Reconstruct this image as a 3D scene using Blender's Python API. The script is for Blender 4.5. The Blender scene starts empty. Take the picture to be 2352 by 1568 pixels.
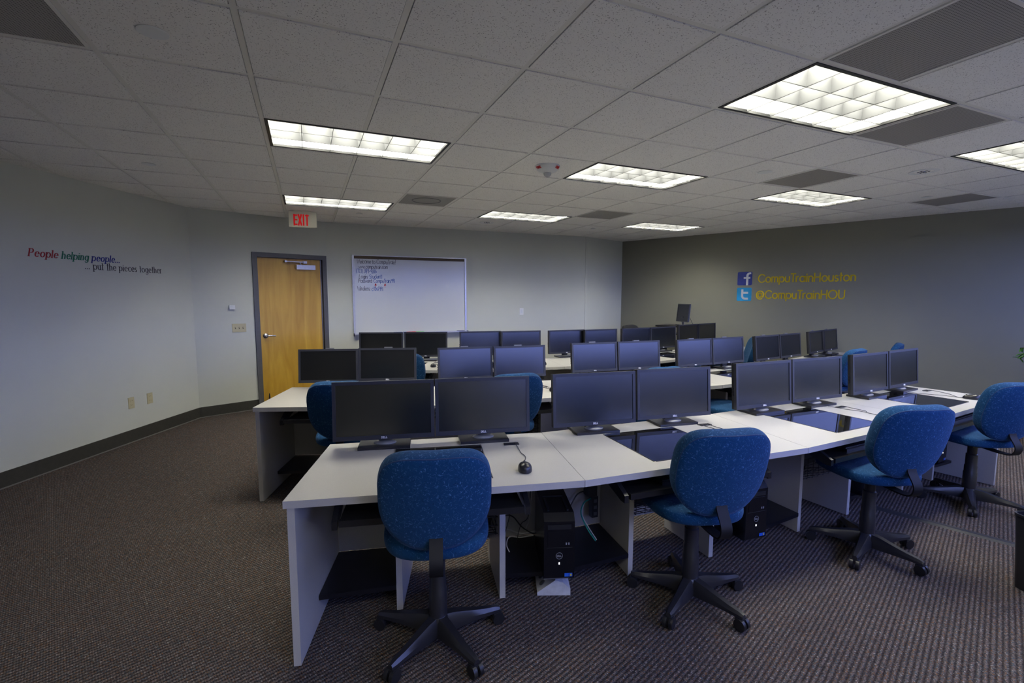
import bpy, bmesh, math, random
from mathutils import Vector, Matrix
PI = math.pi
R = math.radians
random.seed(7)
sc = bpy.context.scene
COL = sc.collection

# ------------------------------------------------------------------ camera
YAW, PITCH, ROLL = 0.407184, -0.096880, 0.001007
CAMP = Vector((0.2149, -2.1761, 1.58))
cam_d = bpy.data.cameras.new('camera')
cam_d.lens = 1088.725 * 36 / 2352
cam_d.sensor_width = 36
cam_d.clip_start = 0.02
cam = bpy.data.objects.new('camera', cam_d)
COL.objects.link(cam)
fw = Vector((math.sin(YAW) * math.cos(PITCH), math.cos(YAW) * math.cos(PITCH), math.sin(PITCH)))
r0 = Vector((math.cos(YAW), -math.sin(YAW), 0))
u0 = r0.cross(fw)
rr = r0 * math.cos(ROLL) + u0 * math.sin(ROLL)
uu = u0 * math.cos(ROLL) - r0 * math.sin(ROLL)
M3 = Matrix((rr, uu, -fw)).transposed()
cam.matrix_world = Matrix.Translation(CAMP) @ M3.to_4x4()
sc.camera = cam

# ------------------------------------------------------------------ exposure, sky, light strengths
sc.view_settings.view_transform = 'Standard'
sc.view_settings.look = 'None'
sc.view_settings.gamma = 1
sc.view_settings.exposure = 0.90
sc.view_settings.use_curve_mapping = False
TUBE = 20.0            # radiance of the fluorescent panels
SKY = 4.9             # radiance of the overcast blue sky outside the windows
world = bpy.data.worlds.new('sky')
sc.world = world
world.use_nodes = True
bg = world.node_tree.nodes['Background']
bg.inputs[1].default_value = SKY
_nt = world.node_tree
_tc = _nt.nodes.new('ShaderNodeTexCoord'); _sp = _nt.nodes.new('ShaderNodeSeparateXYZ'); _rp = _nt.nodes.new('ShaderNodeValToRGB')
_nt.links.new(_tc.outputs['Generated'], _sp.inputs[0]); _nt.links.new(_sp.outputs[2], _rp.inputs[0]); _nt.links.new(_rp.outputs[0], bg.inputs[0])
_e = _rp.color_ramp.elements       # z of the view direction: dark ground below the horizon, bluish sky above
_e[0].position = 0.0; _e[0].color = (.05, .055, .09, 1)
_e[1].position = 0.02; _e[1].color = (.30, .38, 1.0, 1)

# ------------------------------------------------------------------ room layout
HC = 2.669            # ceiling height
T = 0.6096            # ceiling module
WL0 = Vector((-7.30, -7.23)); WL1 = Vector((-1.11, 4.94))
WD1 = Vector((0.522, 5.545)); WB1 = Vector((5.03, 5.495)); WC1 = Vector((6.13, 5.89))
WR1 = Vector((8.745, -.25))

# ------------------------------------------------------------------ materials
def nodes(name):
    m = bpy.data.materials.new(name)
    m.use_nodes = True
    nt = m.node_tree
    return m, nt, nt.nodes['Principled BSDF']

def N(nt, typ, **kw):
    n = nt.nodes.new(typ)
    for k, v in kw.items():
        setattr(n, k, v)
    return n

def mat(name, col, rough=.5, metal=0., noise=0., nscale=30., bump=0., bscale=200., spec=.5, coat=0.):
    m, nt, b = nodes(name)
    b.inputs['Base Color'].default_value = (*col, 1)
    b.inputs['Roughness'].default_value = rough
    b.inputs['Metallic'].default_value = metal
    b.inputs['Specular IOR Level'].default_value = spec
    b.inputs['Coat Weight'].default_value = coat
    tc = N(nt, 'ShaderNodeTexCoord')
    if noise > 0:
        nz = N(nt, 'ShaderNodeTexNoise')
        nz.inputs['Scale'].default_value = nscale
        nz.inputs['Detail'].default_value = 3
        nt.links.new(tc.outputs['Object'], nz.inputs['Vector'])
        rp = N(nt, 'ShaderNodeValToRGB')
        rp.color_ramp.elements[0].color = (*[c * (1 - noise) for c in col], 1)
        rp.color_ramp.elements[1].color = (*[min(1, c * (1 + noise)) for c in col], 1)
        rp.color_ramp.elements[0].position = .3
        rp.color_ramp.elements[1].position = .7
        nt.links.new(nz.outputs[0], rp.inputs[0])
        nt.links.new(rp.outputs[0], b.inputs['Base Color'])
    if bump > 0:
        n2 = N(nt, 'ShaderNodeTexNoise')
        n2.inputs['Scale'].default_value = bscale
        nt.links.new(tc.outputs['Object'], n2.inputs['Vector'])
        bp = N(nt, 'ShaderNodeBump')
        bp.inputs['Strength'].default_value = bump
        bp.inputs['Distance'].default_value = .002
        nt.links.new(n2.outputs[0], bp.inputs['Height'])
        nt.links.new(bp.outputs[0], b.inputs['Normal'])
    return m

def emis(name, col, s):
    m, nt, b = nodes(name)
    b.inputs['Base Color'].default_value = (*[c*.8 for c in col], 1)
    b.inputs['Emission Color'].default_value = (*col, 1)
    b.inputs['Emission Strength'].default_value = s
    return m

def math_n(nt, op, a, b=None, clamp=False):
    n = N(nt, 'ShaderNodeMath', operation=op)
    n.use_clamp = clamp
    for i, v in enumerate((a, b)):
        if v is None: continue
        if isinstance(v, (int, float)): n.inputs[i].default_value = v
        else: nt.links.new(v, n.inputs[i])
    return n.outputs[0]

def mixc(nt, f, a, b):
    n = N(nt, 'ShaderNodeMix', data_type='RGBA')
    if isinstance(f, (int, float)): n.inputs[0].default_value = f
    else: nt.links.new(f, n.inputs[0])
    for i, v in ((6, a), (7, b)):
        if isinstance(v, tuple): n.inputs[i].default_value = (*v, 1)
        else: nt.links.new(v, n.inputs[i])
    return n.outputs[2]

def squiggle(nt, vec, scale, width, mscale, mthr, dist=0.):
    # short curved threads: a thin contour of one noise, cut into pieces by another
    n1 = N(nt, 'ShaderNodeTexNoise'); n1.inputs['Scale'].default_value = scale; n1.inputs['Detail'].default_value = 0
    n1.inputs['Distortion'].default_value = dist
    n2 = N(nt, 'ShaderNodeTexNoise'); n2.inputs['Scale'].default_value = mscale; n2.inputs['Detail'].default_value = 1
    nt.links.new(vec, n1.inputs['Vector'])
    ad = N(nt, 'ShaderNodeVectorMath', operation='ADD'); ad.inputs[1].default_value = (7.3 * scale / 50, 3.1, 1.7)
    nt.links.new(vec, ad.inputs[0]); nt.links.new(ad.outputs[0], n2.inputs['Vector'])
    d = math_n(nt, 'ABSOLUTE', math_n(nt, 'SUBTRACT', n1.outputs[0], .5))
    line = math_n(nt, 'SUBTRACT', 1.0, math_n(nt, 'DIVIDE', d, width), True)
    msk = math_n(nt, 'MULTIPLY', math_n(nt, 'SUBTRACT', n2.outputs[0], mthr), 14.0, True)
    return math_n(nt, 'MULTIPLY', line, msk)

def mat_tile():
    m, nt, b = nodes('ceiling_tile_mineral')
    tc = N(nt, 'ShaderNodeTexCoord')
    s1 = squiggle(nt, tc.outputs['Object'], 75, .03, 120, .53)
    vo = N(nt, 'ShaderNodeTexVoronoi'); vo.inputs['Scale'].default_value = 85
    nt.links.new(tc.outputs['Object'], vo.inputs['Vector'])
    dots = math_n(nt, 'LESS_THAN', vo.outputs['Distance'], .2)
    nz = N(nt, 'ShaderNodeTexNoise'); nz.inputs['Scale'].default_value = 28
    nt.links.new(tc.outputs['Object'], nz.inputs['Vector'])
    dots = math_n(nt, 'MULTIPLY', dots, math_n(nt, 'GREATER_THAN', nz.outputs[0], .47))
    f = math_n(nt, 'MAXIMUM', s1, math_n(nt, 'MULTIPLY', dots, .8))
    c = mixc(nt, math_n(nt, 'MULTIPLY', f, .75), (.90, .88, .84), (.12, .10, .08))
    nt.links.new(c, b.inputs['Base Color'])
    b.inputs['Roughness'].default_value = .95
    b.inputs['Specular IOR Level'].default_value = .1
    return m

def mat_wall(name, col):
    m, nt, b = nodes(name)
    tc = N(nt, 'ShaderNodeTexCoord')
    nz = N(nt, 'ShaderNodeTexNoise'); nz.inputs['Scale'].default_value = 2.2; nz.inputs['Detail'].default_value = 2
    nt.links.new(tc.outputs['Object'], nz.inputs['Vector'])
    c = mixc(nt, nz.outputs[0], tuple(x * .97 for x in col), tuple(x * 1.03 for x in col))
    nt.links.new(c, b.inputs['Base Color'])
    n2 = N(nt, 'ShaderNodeTexNoise'); n2.inputs['Scale'].default_value = 160; n2.inputs['Detail'].default_value = 4
    nt.links.new(tc.outputs['Object'], n2.inputs['Vector'])
    bp = N(nt, 'ShaderNodeBump'); bp.inputs['Strength'].default_value = .12; bp.inputs['Distance'].default_value = .002
    nt.links.new(n2.outputs[0], bp.inputs['Height']); nt.links.new(bp.outputs[0], b.inputs['Normal'])
    b.inputs['Roughness'].default_value = .62
    b.inputs['Specular IOR Level'].default_value = .3
    return m

def mat_carpet():
    m, nt, b = nodes('loop_carpet')
    tc = N(nt, 'ShaderNodeTexCoord')
    mp = N(nt, 'ShaderNodeMapping')
    mp.inputs['Rotation'].default_value = (0, 0, -(PI / 2 - 1.209))
    nt.links.new(tc.outputs['Object'], mp.inputs['Vector'])
    sx = N(nt, 'ShaderNodeSeparateXYZ'); nt.links.new(mp.outputs[0], sx.inputs[0])
    # gentle wobble of the ribs
    nw = N(nt, 'ShaderNodeTexNoise'); nw.inputs['Scale'].default_value = 60; nw.inputs['Detail'].default_value = 1
    nt.links.new(mp.outputs[0], nw.inputs['Vector'])
    wob = math_n(nt, 'MULTIPLY', math_n(nt, 'SUBTRACT', nw.outputs[0], .5), .006)
    v = math_n(nt, 'ADD', sx.outputs[1], wob)
    rib = math_n(nt, 'ADD', math_n(nt, 'MULTIPLY', math_n(nt, 'SINE', math_n(nt, 'MULTIPLY', v, 2 * PI / .0205)), .5), .5)
    u = math_n(nt, 'ADD', sx.outputs[0], math_n(nt, 'MULTIPLY', wob, .8))
    loop = math_n(nt, 'ADD', math_n(nt, 'MULTIPLY', math_n(nt, 'SINE', math_n(nt, 'MULTIPLY', u, 2 * PI / .0092)), .5), .5)
    fz = N(nt, 'ShaderNodeTexNoise'); fz.inputs['Scale'].default_value = 330; fz.inputs['Detail'].default_value = 2
    nt.links.new(mp.outputs[0], fz.inputs['Vector'])
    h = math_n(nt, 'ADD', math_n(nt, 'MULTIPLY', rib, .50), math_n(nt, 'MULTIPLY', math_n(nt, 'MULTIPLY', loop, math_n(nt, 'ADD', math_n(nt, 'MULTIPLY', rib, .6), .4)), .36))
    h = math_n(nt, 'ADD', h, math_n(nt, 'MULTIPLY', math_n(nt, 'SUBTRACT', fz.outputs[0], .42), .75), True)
    # flecks of different yarns
    vo = N(nt, 'ShaderNodeTexVoronoi'); vo.inputs['Scale'].default_value = 210
    nt.links.new(mp.outputs[0], vo.inputs['Vector'])
    sep = N(nt, 'ShaderNodeSeparateColor'); nt.links.new(vo.outputs['Color'], sep.inputs[0])
    rp = N(nt, 'ShaderNodeValToRGB'); e = rp.color_ramp.elements
    rp.color_ramp.interpolation = 'CONSTANT'
    e[0].position = 0; e[0].color = (.115, .098, .088, 1)
    e[1].position = .3; e[1].color = (.195, .15, .14, 1)
    for pos, c in ((.52, (.22, .11, .045)), (.62, (.085, .115, .135)), (.74, (.22, .19, .165)), (.88, (.06, .05, .05)), (.95, (.36, .33, .31))):
        x = e.new(pos); x.color = (*c, 1)
    nt.links.new(sep.outputs[0], rp.inputs[0])
    big = N(nt, 'ShaderNodeTexNoise'); big.inputs['Scale'].default_value = 1.1; big.inputs['Detail'].default_value = 3
    nt.links.new(tc.outputs['Object'], big.inputs['Vector'])
    base = mixc(nt, math_n(nt, 'MULTIPLY', big.outputs[0], .3), rp.outputs[0], (.135, .105, .095))
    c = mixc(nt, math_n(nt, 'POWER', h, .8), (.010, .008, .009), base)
    nt.links.new(c, b.inputs['Base Color'])
    bp = N(nt, 'ShaderNodeBump'); bp.inputs['Strength'].default_value = .9; bp.inputs['Distance'].default_value = .004
    nt.links.new(h, bp.inputs['Height']); nt.links.new(bp.outputs[0], b.inputs['Normal'])
    b.inputs['Roughness'].default_value = .95
    b.inputs['Specular IOR Level'].default_value = .1
    return m

def mat_fabric():
    m, nt, b = nodes('blue_upholstery')
    tc = N(nt, 'ShaderNodeTexCoord')
    l = squiggle(nt, tc.outputs['Object'], 56, .026, 78, .51, .8)
    mp = N(nt, 'ShaderNodeMapping'); mp.inputs['Location'].default_value = (3.3, 1.2, 5.1); mp.inputs['Rotation'].default_value = (.5, .9, 1.1)
    nt.links.new(tc.outputs['Object'], mp.inputs['Vector'])
    l2 = squiggle(nt, mp.outputs[0], 60, .025, 82, .51, .6)
    mp3 = N(nt, 'ShaderNodeMapping'); mp3.inputs['Location'].default_value = (8.3, 4.2, 2.1); mp3.inputs['Rotation'].default_value = (1.5, .3, .1)
    nt.links.new(tc.outputs['Object'], mp3.inputs['Vector'])
    dk = squiggle(nt, mp3.outputs[0], 60, .045, 75, .50, .6)
    nz = N(nt, 'ShaderNodeTexNoise'); nz.inputs['Scale'].default_value = 500
    nt.links.new(tc.outputs['Object'], nz.inputs['Vector'])
    base = mixc(nt, nz.outputs[0], (.001, .026, .078), (.004, .050, .142))
    base = mixc(nt, math_n(nt, 'MULTIPLY', dk, .6), base, (.002, .012, .05))
    base = mixc(nt, math_n(nt, 'MULTIPLY', math_n(nt, 'MAXIMUM', l, l2), .52), base, (.11, .25, .47))
    nt.links.new(base, b.inputs['Base Color'])
    bp = N(nt, 'ShaderNodeBump'); bp.inputs['Strength'].default_value = .25; bp.inputs['Distance'].default_value = .001
    nt.links.new(nz.outputs[0], bp.inputs['Height']); nt.links.new(bp.outputs[0], b.inputs['Normal'])
    b.inputs['Roughness'].default_value = .9
    b.inputs['Sheen Weight'].default_value = .12
    b.inputs['Sheen Tint'].default_value = (.4, .6, 1, 1)
    b.inputs['Specular IOR Level'].default_value = .2
    return m

def mat_wood():
    m, nt, b = nodes('maple_veneer')
    tc = N(nt, 'ShaderNodeTexCoord')
    mp = N(nt, 'ShaderNodeMapping'); mp.inputs['Scale'].default_value = (9, 9, .9)
    nt.links.new(tc.outputs['Object'], mp.inputs['Vector'])
    n1 = N(nt, 'ShaderNodeTexNoise'); n1.inputs['Scale'].default_value = 1.0; n1.inputs['Detail'].default_value = 6; n1.inputs['Distortion'].default_value = 1.2
    nt.links.new(mp.outputs[0], n1.inputs['Vector'])
    rp = N(nt, 'ShaderNodeValToRGB'); e = rp.color_ramp.elements
    e[0].position = .25; e[0].color = (.46, .245, .022, 1)
    e[1].position = .75; e[1].color = (.66, .40, .055, 1)
    nt.links.new(n1.outputs[0], rp.inputs[0])
    nt.links.new(rp.outputs[0], b.inputs['Base Color'])
    b.inputs['Roughness'].default_value = .38
    return m

def mat_laminate():
    m, nt, b = nodes('grey_laminate')
    tc = N(nt, 'ShaderNodeTexCoord')
    nz = N(nt, 'ShaderNodeTexNoise'); nz.inputs['Scale'].default_value = 420; nz.inputs['Detail'].default_value = 2
    nt.links.new(tc.outputs['Object'], nz.inputs['Vector'])
    c = mixc(nt, nz.outputs[0], (.36, .35, .335), (.50, .485, .465))
    nt.links.new(c, b.inputs['Base Color'])
    b.inputs['Roughness'].default_value = .36
    b.inputs['Specular IOR Level'].default_value = .5
    return m

def mat_grille():
    # perforated sheet steel in front of a dark plenum
    m, nt, b = nodes('perforated_grille')
    tc = N(nt, 'ShaderNodeTexCoord')
    vo = N(nt, 'ShaderNodeTexVoronoi'); vo.inputs['Scale'].default_value = 95; vo.inputs['Randomness'].default_value = 0
    nt.links.new(tc.outputs['Object'], vo.inputs['Vector'])
    hole = math_n(nt, 'LESS_THAN', vo.outputs['Distance'], .40)
    nz = N(nt, 'ShaderNodeTexNoise'); nz.inputs['Scale'].default_value = 5; nz.inputs['Detail'].default_value = 4
    mp = N(nt, 'ShaderNodeMapping'); mp.inputs['Scale'].default_value = (1, 4, 1)
    nt.links.new(tc.outputs['Object'], mp.inputs['Vector']); nt.links.new(mp.outputs[0], nz.inputs['Vector'])
    dust = mixc(nt, math_n(nt, 'POWER', nz.outputs[0], 2.0), (.03, .027, .022), (.16, .145, .125))
    c = mixc(nt, hole, (.36, .34, .31), dust)
    nt.links.new(c, b.inputs['Base Color'])
    b.inputs['Roughness'].default_value = .6
    return m

def mat_basket():
    m, nt, b = nodes('black_wire')
    b.inputs['Base Color'].default_value = (.01, .01, .011, 1)
    b.inputs['Roughness'].default_value = .35
    return m

def mat_glass():
    m = bpy.data.materials.new('window_glass'); m.use_nodes = True
    nt = m.node_tree
    nt.nodes.remove(nt.nodes['Principled BSDF'])
    tr = N(nt, 'ShaderNodeBsdfTransparent'); tr.inputs[0].default_value = (.95, .97, 1, 1)
    gl = N(nt, 'ShaderNodeBsdfGlossy'); gl.inputs['Roughness'].default_value = .02
    mx = N(nt, 'ShaderNodeMixShader'); mx.inputs[0].default_value = .06
    nt.links.new(tr.outputs[0], mx.inputs[1]); nt.links.new(gl.outputs[0], mx.inputs[2])
    nt.links.new(mx.outputs[0], nt.nodes['Material Output'].inputs[0])
    return m

def mat_leaf():
    m, nt, b = nodes('ficus_leaf')
    oi = N(nt, 'ShaderNodeTexCoord')
    vo = N(nt, 'ShaderNodeTexNoise'); vo.inputs['Scale'].default_value = 14
    nt.links.new(oi.outputs['Object'], vo.inputs['Vector'])
    rp = N(nt, 'ShaderNodeValToRGB'); e = rp.color_ramp.elements
    e[0].position = .35; e[0].color = (.012, .05, .01, 1)
    e[1].position = .65; e[1].color = (.09, .30, .03, 1)
    nt.links.new(vo.outputs[0], rp.inputs[0]); nt.links.new(rp.outputs[0], b.inputs['Base Color'])
    b.inputs['Roughness'].default_value = .4
    return m

def mat_screen():
    m, nt, b = nodes('matte_lcd')
    b.inputs['Base Color'].default_value = (.006, .006, .0065, 1)
    b.inputs['Roughness'].default_value = .27
    b.inputs['Specular IOR Level'].default_value = .9
    tc = N(nt, 'ShaderNodeTexCoord')
    nz = N(nt, 'ShaderNodeTexNoise'); nz.inputs['Scale'].default_value = 900
    nt.links.new(tc.outputs['Object'], nz.inputs['Vector'])
    bp = N(nt, 'ShaderNodeBump'); bp.inputs['Strength'].default_value = .06; bp.inputs['Distance'].default_value = .001
    nt.links.new(nz.outputs[0], bp.inputs['Height']); nt.links.new(bp.outputs[0], b.inputs['Normal'])
    return m

W_GREY = mat_wall('grey_wall_paint', (.585, .60, .545))
W_DARK = mat_wall('taupe_wall_paint', (.24, .235, .185))
TILE = mat_tile()
TBAR = mat('ceiling_grid_enamel', (.80, .78, .72), .5)
CARPET = mat_carpet()
BASEB = mat('dark_vinyl_base', (.045, .043, .036), .5, noise=.1)
EDGE = mat('carpet_edge_trim', (.16, .15, .14), .7)
LAM = mat_laminate()
BLK = mat('black_plastic', (.012, .012, .014), .42, bump=.15, bscale=600)
BLKS = mat('satin_black_plastic', (.018, .018, .022), .30)
BEZ = mat('dark_bezel_plastic', (.024, .025, .033), .48, bump=.1, bscale=500)
BRKT = mat('black_bracket', (.006, .006, .007), .6, spec=.3)
TOWER = mat('gloss_black_case', (.006, .006, .008), .22, spec=.35)
BLKLAM = mat('black_laminate', (.007, .007, .010), .35, noise=.2)
STEEL = mat('black_steel', (.015, .015, .017), .28, metal=.2)
GLASSBLK = mat('black_glass', (.003, .003, .004), .03, spec=.8, coat=.5)
SCREEN = mat_screen()
SILVER = mat('silver_plastic', (.26, .26, .265), .42, metal=.2)
HANDLE = mat('grey_handle_plastic', (.16, .16, .165), .35)
WHITEPL = mat('white_plastic', (.75, .76, .75), .4)
IVORY = mat('ivory_plastic', (.52, .47, .28), .45)
IVDK = mat('ivory_shadow_slot', (.10, .08, .04), .5)
FABRIC = mat_fabric()
PIPING = mat('dark_blue_piping', (.004, .03, .10), .8, bump=.2)
BLKFAB = mat('black_upholstery', (.012, .012, .014), .9, bump=.3, bscale=400)
WOOD = mat_wood()
DFRAME = mat('grey_enamel_frame', (.10, .10, .105), .45, noise=.04)
ALU = mat('brushed_aluminium', (.55, .55, .57), .35, metal=.7, noise=.05)
CHROME = mat('satin_chrome', (.55, .55, .58), .22, metal=1.0)
BOARD = mat('whiteboard_enamel', (.66, .67, .66), .16, spec=.5)
CORK = mat('brown_map_rail', (.09, .065, .045), .7, noise=.2, nscale=80)
INKBLK = mat('black_marker_ink', (.10, .10, .12), .5)
INKBLU = mat('blue_marker_ink', (.05, .13, .42), .5)
INKRED = mat('red_marker_ink', (.65, .03, .03), .5)
YEL = mat('yellow_vinyl', (.62, .45, .0), .5, noise=.05)
RED = mat('red_vinyl', (.36, .012, .018), .5)
GRN = mat('green_vinyl', (.015, .20, .10), .5)
BLU = mat('blue_vinyl', (.02, .03, .24), .5)
DGY = mat('dark_grey_vinyl', (.06, .05, .05), .5)
FBB = mat('deep_blue_badge', (.028, .045, .25), .35, noise=.25, nscale=6)
TWB = mat('sky_blue_badge', (.02, .30, .62), .35, noise=.2, nscale=5)
PALE = mat('pale_grey_vinyl', (.66, .68, .72), .4)
EXITR = emis('exit_red_light', (1.0, .005, .012), .10)
SIGNPL = mat('sign_plastic', (.78, .76, .62), .4)
LOUV = mat('aluminium_louvre', (.14, .142, .145), .35, metal=.2, spec=.6)
LHOUS = mat('light_housing_enamel', (.8, .8, .8), .4)
LAMP = emis('fluorescent_diffuser', (1.0, .98, .855), TUBE)
LTRIM = mat('black_trim', (.02, .02, .02), .5)
GRILLE = mat_grille()
WIRE = mat_basket()
GLASSW = mat_glass()
LEAF = mat_leaf()
BARK = mat('ficus_bark', (.12, .08, .05), .9, noise=.3)
SOIL = mat('potting_soil', (.03, .02, .015), .95, noise=.4)
GREYM = mat('galvanised_steel', (.55, .56, .60), .4, metal=.1, noise=.12)
TEAL = mat('teal_cable', (.0, .30, .22), .5)
WCAB = mat('white_cable', (.55, .55, .55), .5)
STICKB = mat('blue_sticker', (.02, .12, .60), .4)
STICKY = mat('yellow_sticker', (.7, .5, .02), .4)
STICKG = mat('green_sticker', (.1, .5, .1), .4)
LOGOW = mat('white_logo_print', (.8, .8, .82), .4)
LEDW = emis('white_led', (.9, .92, 1.0), 1.2)
CORDC = mat('black_rubber', (.03, .03, .032), .55)
CLEARP = mat('clear_strobe_lens', (.5, .5, .5), .1, spec=.8)

# ------------------------------------------------------------------ mesh helpers
class MB:
    def __init__(s):
        s.bm = bmesh.new()
    def poly(s, pts, faces):
        vs = [s.bm.verts.new(p) for p in pts]
        for f in faces:
            try: s.bm.faces.new([vs[i] for i in f])
            except ValueError: pass
        return vs
    def box(s, a, b, mtx=None):
        x0, y0, z0 = a; x1, y1, z1 = b
        pts = [Vector(p) for p in ((x0,y0,z0),(x1,y0,z0),(x1,y1,z0),(x0,y1,z0),(x0,y0,z1),(x1,y0,z1),(x1,y1,z1),(x0,y1,z1))]
        if mtx: pts = [mtx @ p for p in pts]
        s.poly(pts, ((3,2,1,0),(4,5,6,7),(0,1,5,4),(1,2,6,5),(2,3,7,6),(3,0,4,7)))
        return s
    def prism(s, poly, z0, z1, mtx=None):
        n = len(poly)
        pts = [Vector((p[0], p[1], z0)) for p in poly] + [Vector((p[0], p[1], z1)) for p in poly]
        if mtx: pts = [mtx @ p for p in pts]
        s.poly(pts, [tuple(range(n))[::-1], tuple(range(n, 2*n))] + [(i, (i+1) % n, n + (i+1) % n, n + i) for i in range(n)])
        return s
    def lathe(s, prof, seg=24, mtx=None, cap=True, sx=1., sy=1.):
        rings = []
        for r, z in prof:
            ring = []
            for k in range(seg):
                a = 2*PI*k/seg
                p = Vector((r*math.cos(a)*sx, r*math.sin(a)*sy, z))
                if mtx: p = mtx @ p
                ring.append(s.bm.verts.new(p))
            rings.append(ring)
        for i in range(len(rings)-1):
            for k in range(seg):
                s.bm.faces.new((rings[i][k], rings[i][(k+1)%seg], rings[i+1][(k+1)%seg], rings[i+1][k]))
        if cap:
            s.bm.faces.new(rings[0][::-1]); s.bm.faces.new(rings[-1])
        return s
    def tube(s, pts, r, seg=8, taper=None):
        pts = [Vector(p) for p in pts]
        rings = []
        up = Vector((0, 0, 1))
        for i, p in enumerate(pts):
            d = (pts[min(i+1, len(pts)-1)] - pts[max(i-1, 0)]).normalized()
            a = d.cross(up)
            if a.length < .05: a = d.cross(Vector((1, 0, 0)))
            a.normalize(); b = a.cross(d)
            rad = r if taper is None else r * taper[i]
            rings.append([s.bm.verts.new(p + (a*math.cos(2*PI*k/seg) + b*math.sin(2*PI*k/seg))*rad) for k in range(seg)])
        for i in range(len(rings)-1):
            for k in range(seg):
                s.bm.faces.new((rings[i][k], rings[i][(k+1)%seg], rings[i+1][(k+1)%seg], rings[i+1][k]))
        s.bm.faces.new(rings[0][::-1]); s.bm.faces.new(rings[-1])
        return s
    def rings(s, rings, close=True):
        R_ = [[s.bm.verts.new(p) for p in ring] for ring in rings]
        n = len(R_[0])
        for i in range(len(R_)-1):
            for k in range(n):
                s.bm.faces.new((R_[i][k], R_[i][(k+1)%n], R_[i+1][(k+1)%n], R_[i+1][k]))
        if close:
            s.bm.faces.new(R_[0][::-1]); s.bm.faces.new(R_[-1])
        return s
    def bevel(s, w, seg=2):
        es = [e for e in s.bm.edges if len(e.link_faces) == 2 and e.calc_face_angle(0) > .6]
        bmesh.ops.bevel(s.bm, geom=es, offset=w, segments=seg, affect='EDGES', profile=.6)
        return s
    def build(s, name, m, parent=None, smooth=True, ang=40):
        bmesh.ops.recalc_face_normals(s.bm, faces=s.bm.faces)
        me = bpy.data.meshes.new(name)
        s.bm.to_mesh(me); s.bm.free()
        me.materials.append(m)
        if smooth:
            for p in me.polygons: p.use_smooth = True
            me.set_sharp_from_angle(angle=R(ang))
        o = bpy.data.objects.new(name, me)
        COL.objects.link(o)
        if parent: o.parent = parent
        return o

def smooth_path(pts, n=6):
    pts = [Vector(p) for p in pts]
    out = []
    P = [pts[0]*2-pts[1]] + pts + [pts[-1]*2-pts[-2]]
    for i in range(1, len(P)-2):
        p0, p1, p2, p3 = P[i-1:i+3]
        for k in range(n):
            t = k/n
            out.append(.5*((2*p1) + (p2-p0)*t + (2*p0-5*p1+4*p2-p3)*t*t + (3*p1-p0-3*p2+p3)*t**3))
    out.append(pts[-1])
    return out

def tag(o, label=None, cat=None, group=None, kind=None):
    if label: o['label'] = label
    if cat: o['category'] = cat
    if group: o['group'] = group
    if kind: o['kind'] = kind
    return o

def empty(name, loc, rz=0, label=None, cat=None, group=None, kind=None):
    o = bpy.data.objects.new(name, None)
    o.empty_display_size = .1
    COL.objects.link(o)
    o.location = loc; o.rotation_euler = (0, 0, rz)
    return tag(o, label, cat, group, kind)

def copy_tree(o, parent=None):
    c = o.copy()
    COL.objects.link(c)
    c.parent = parent
    for ch in list(o.children):
        copy_tree(ch, c)
    return c

def structure(name, mb, m, parent=None, label=None):
    o = mb.build(name, m, parent, smooth=False)
    if parent is None: o['kind'] = 'structure'
    if label: o['label'] = label
    return o

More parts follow.
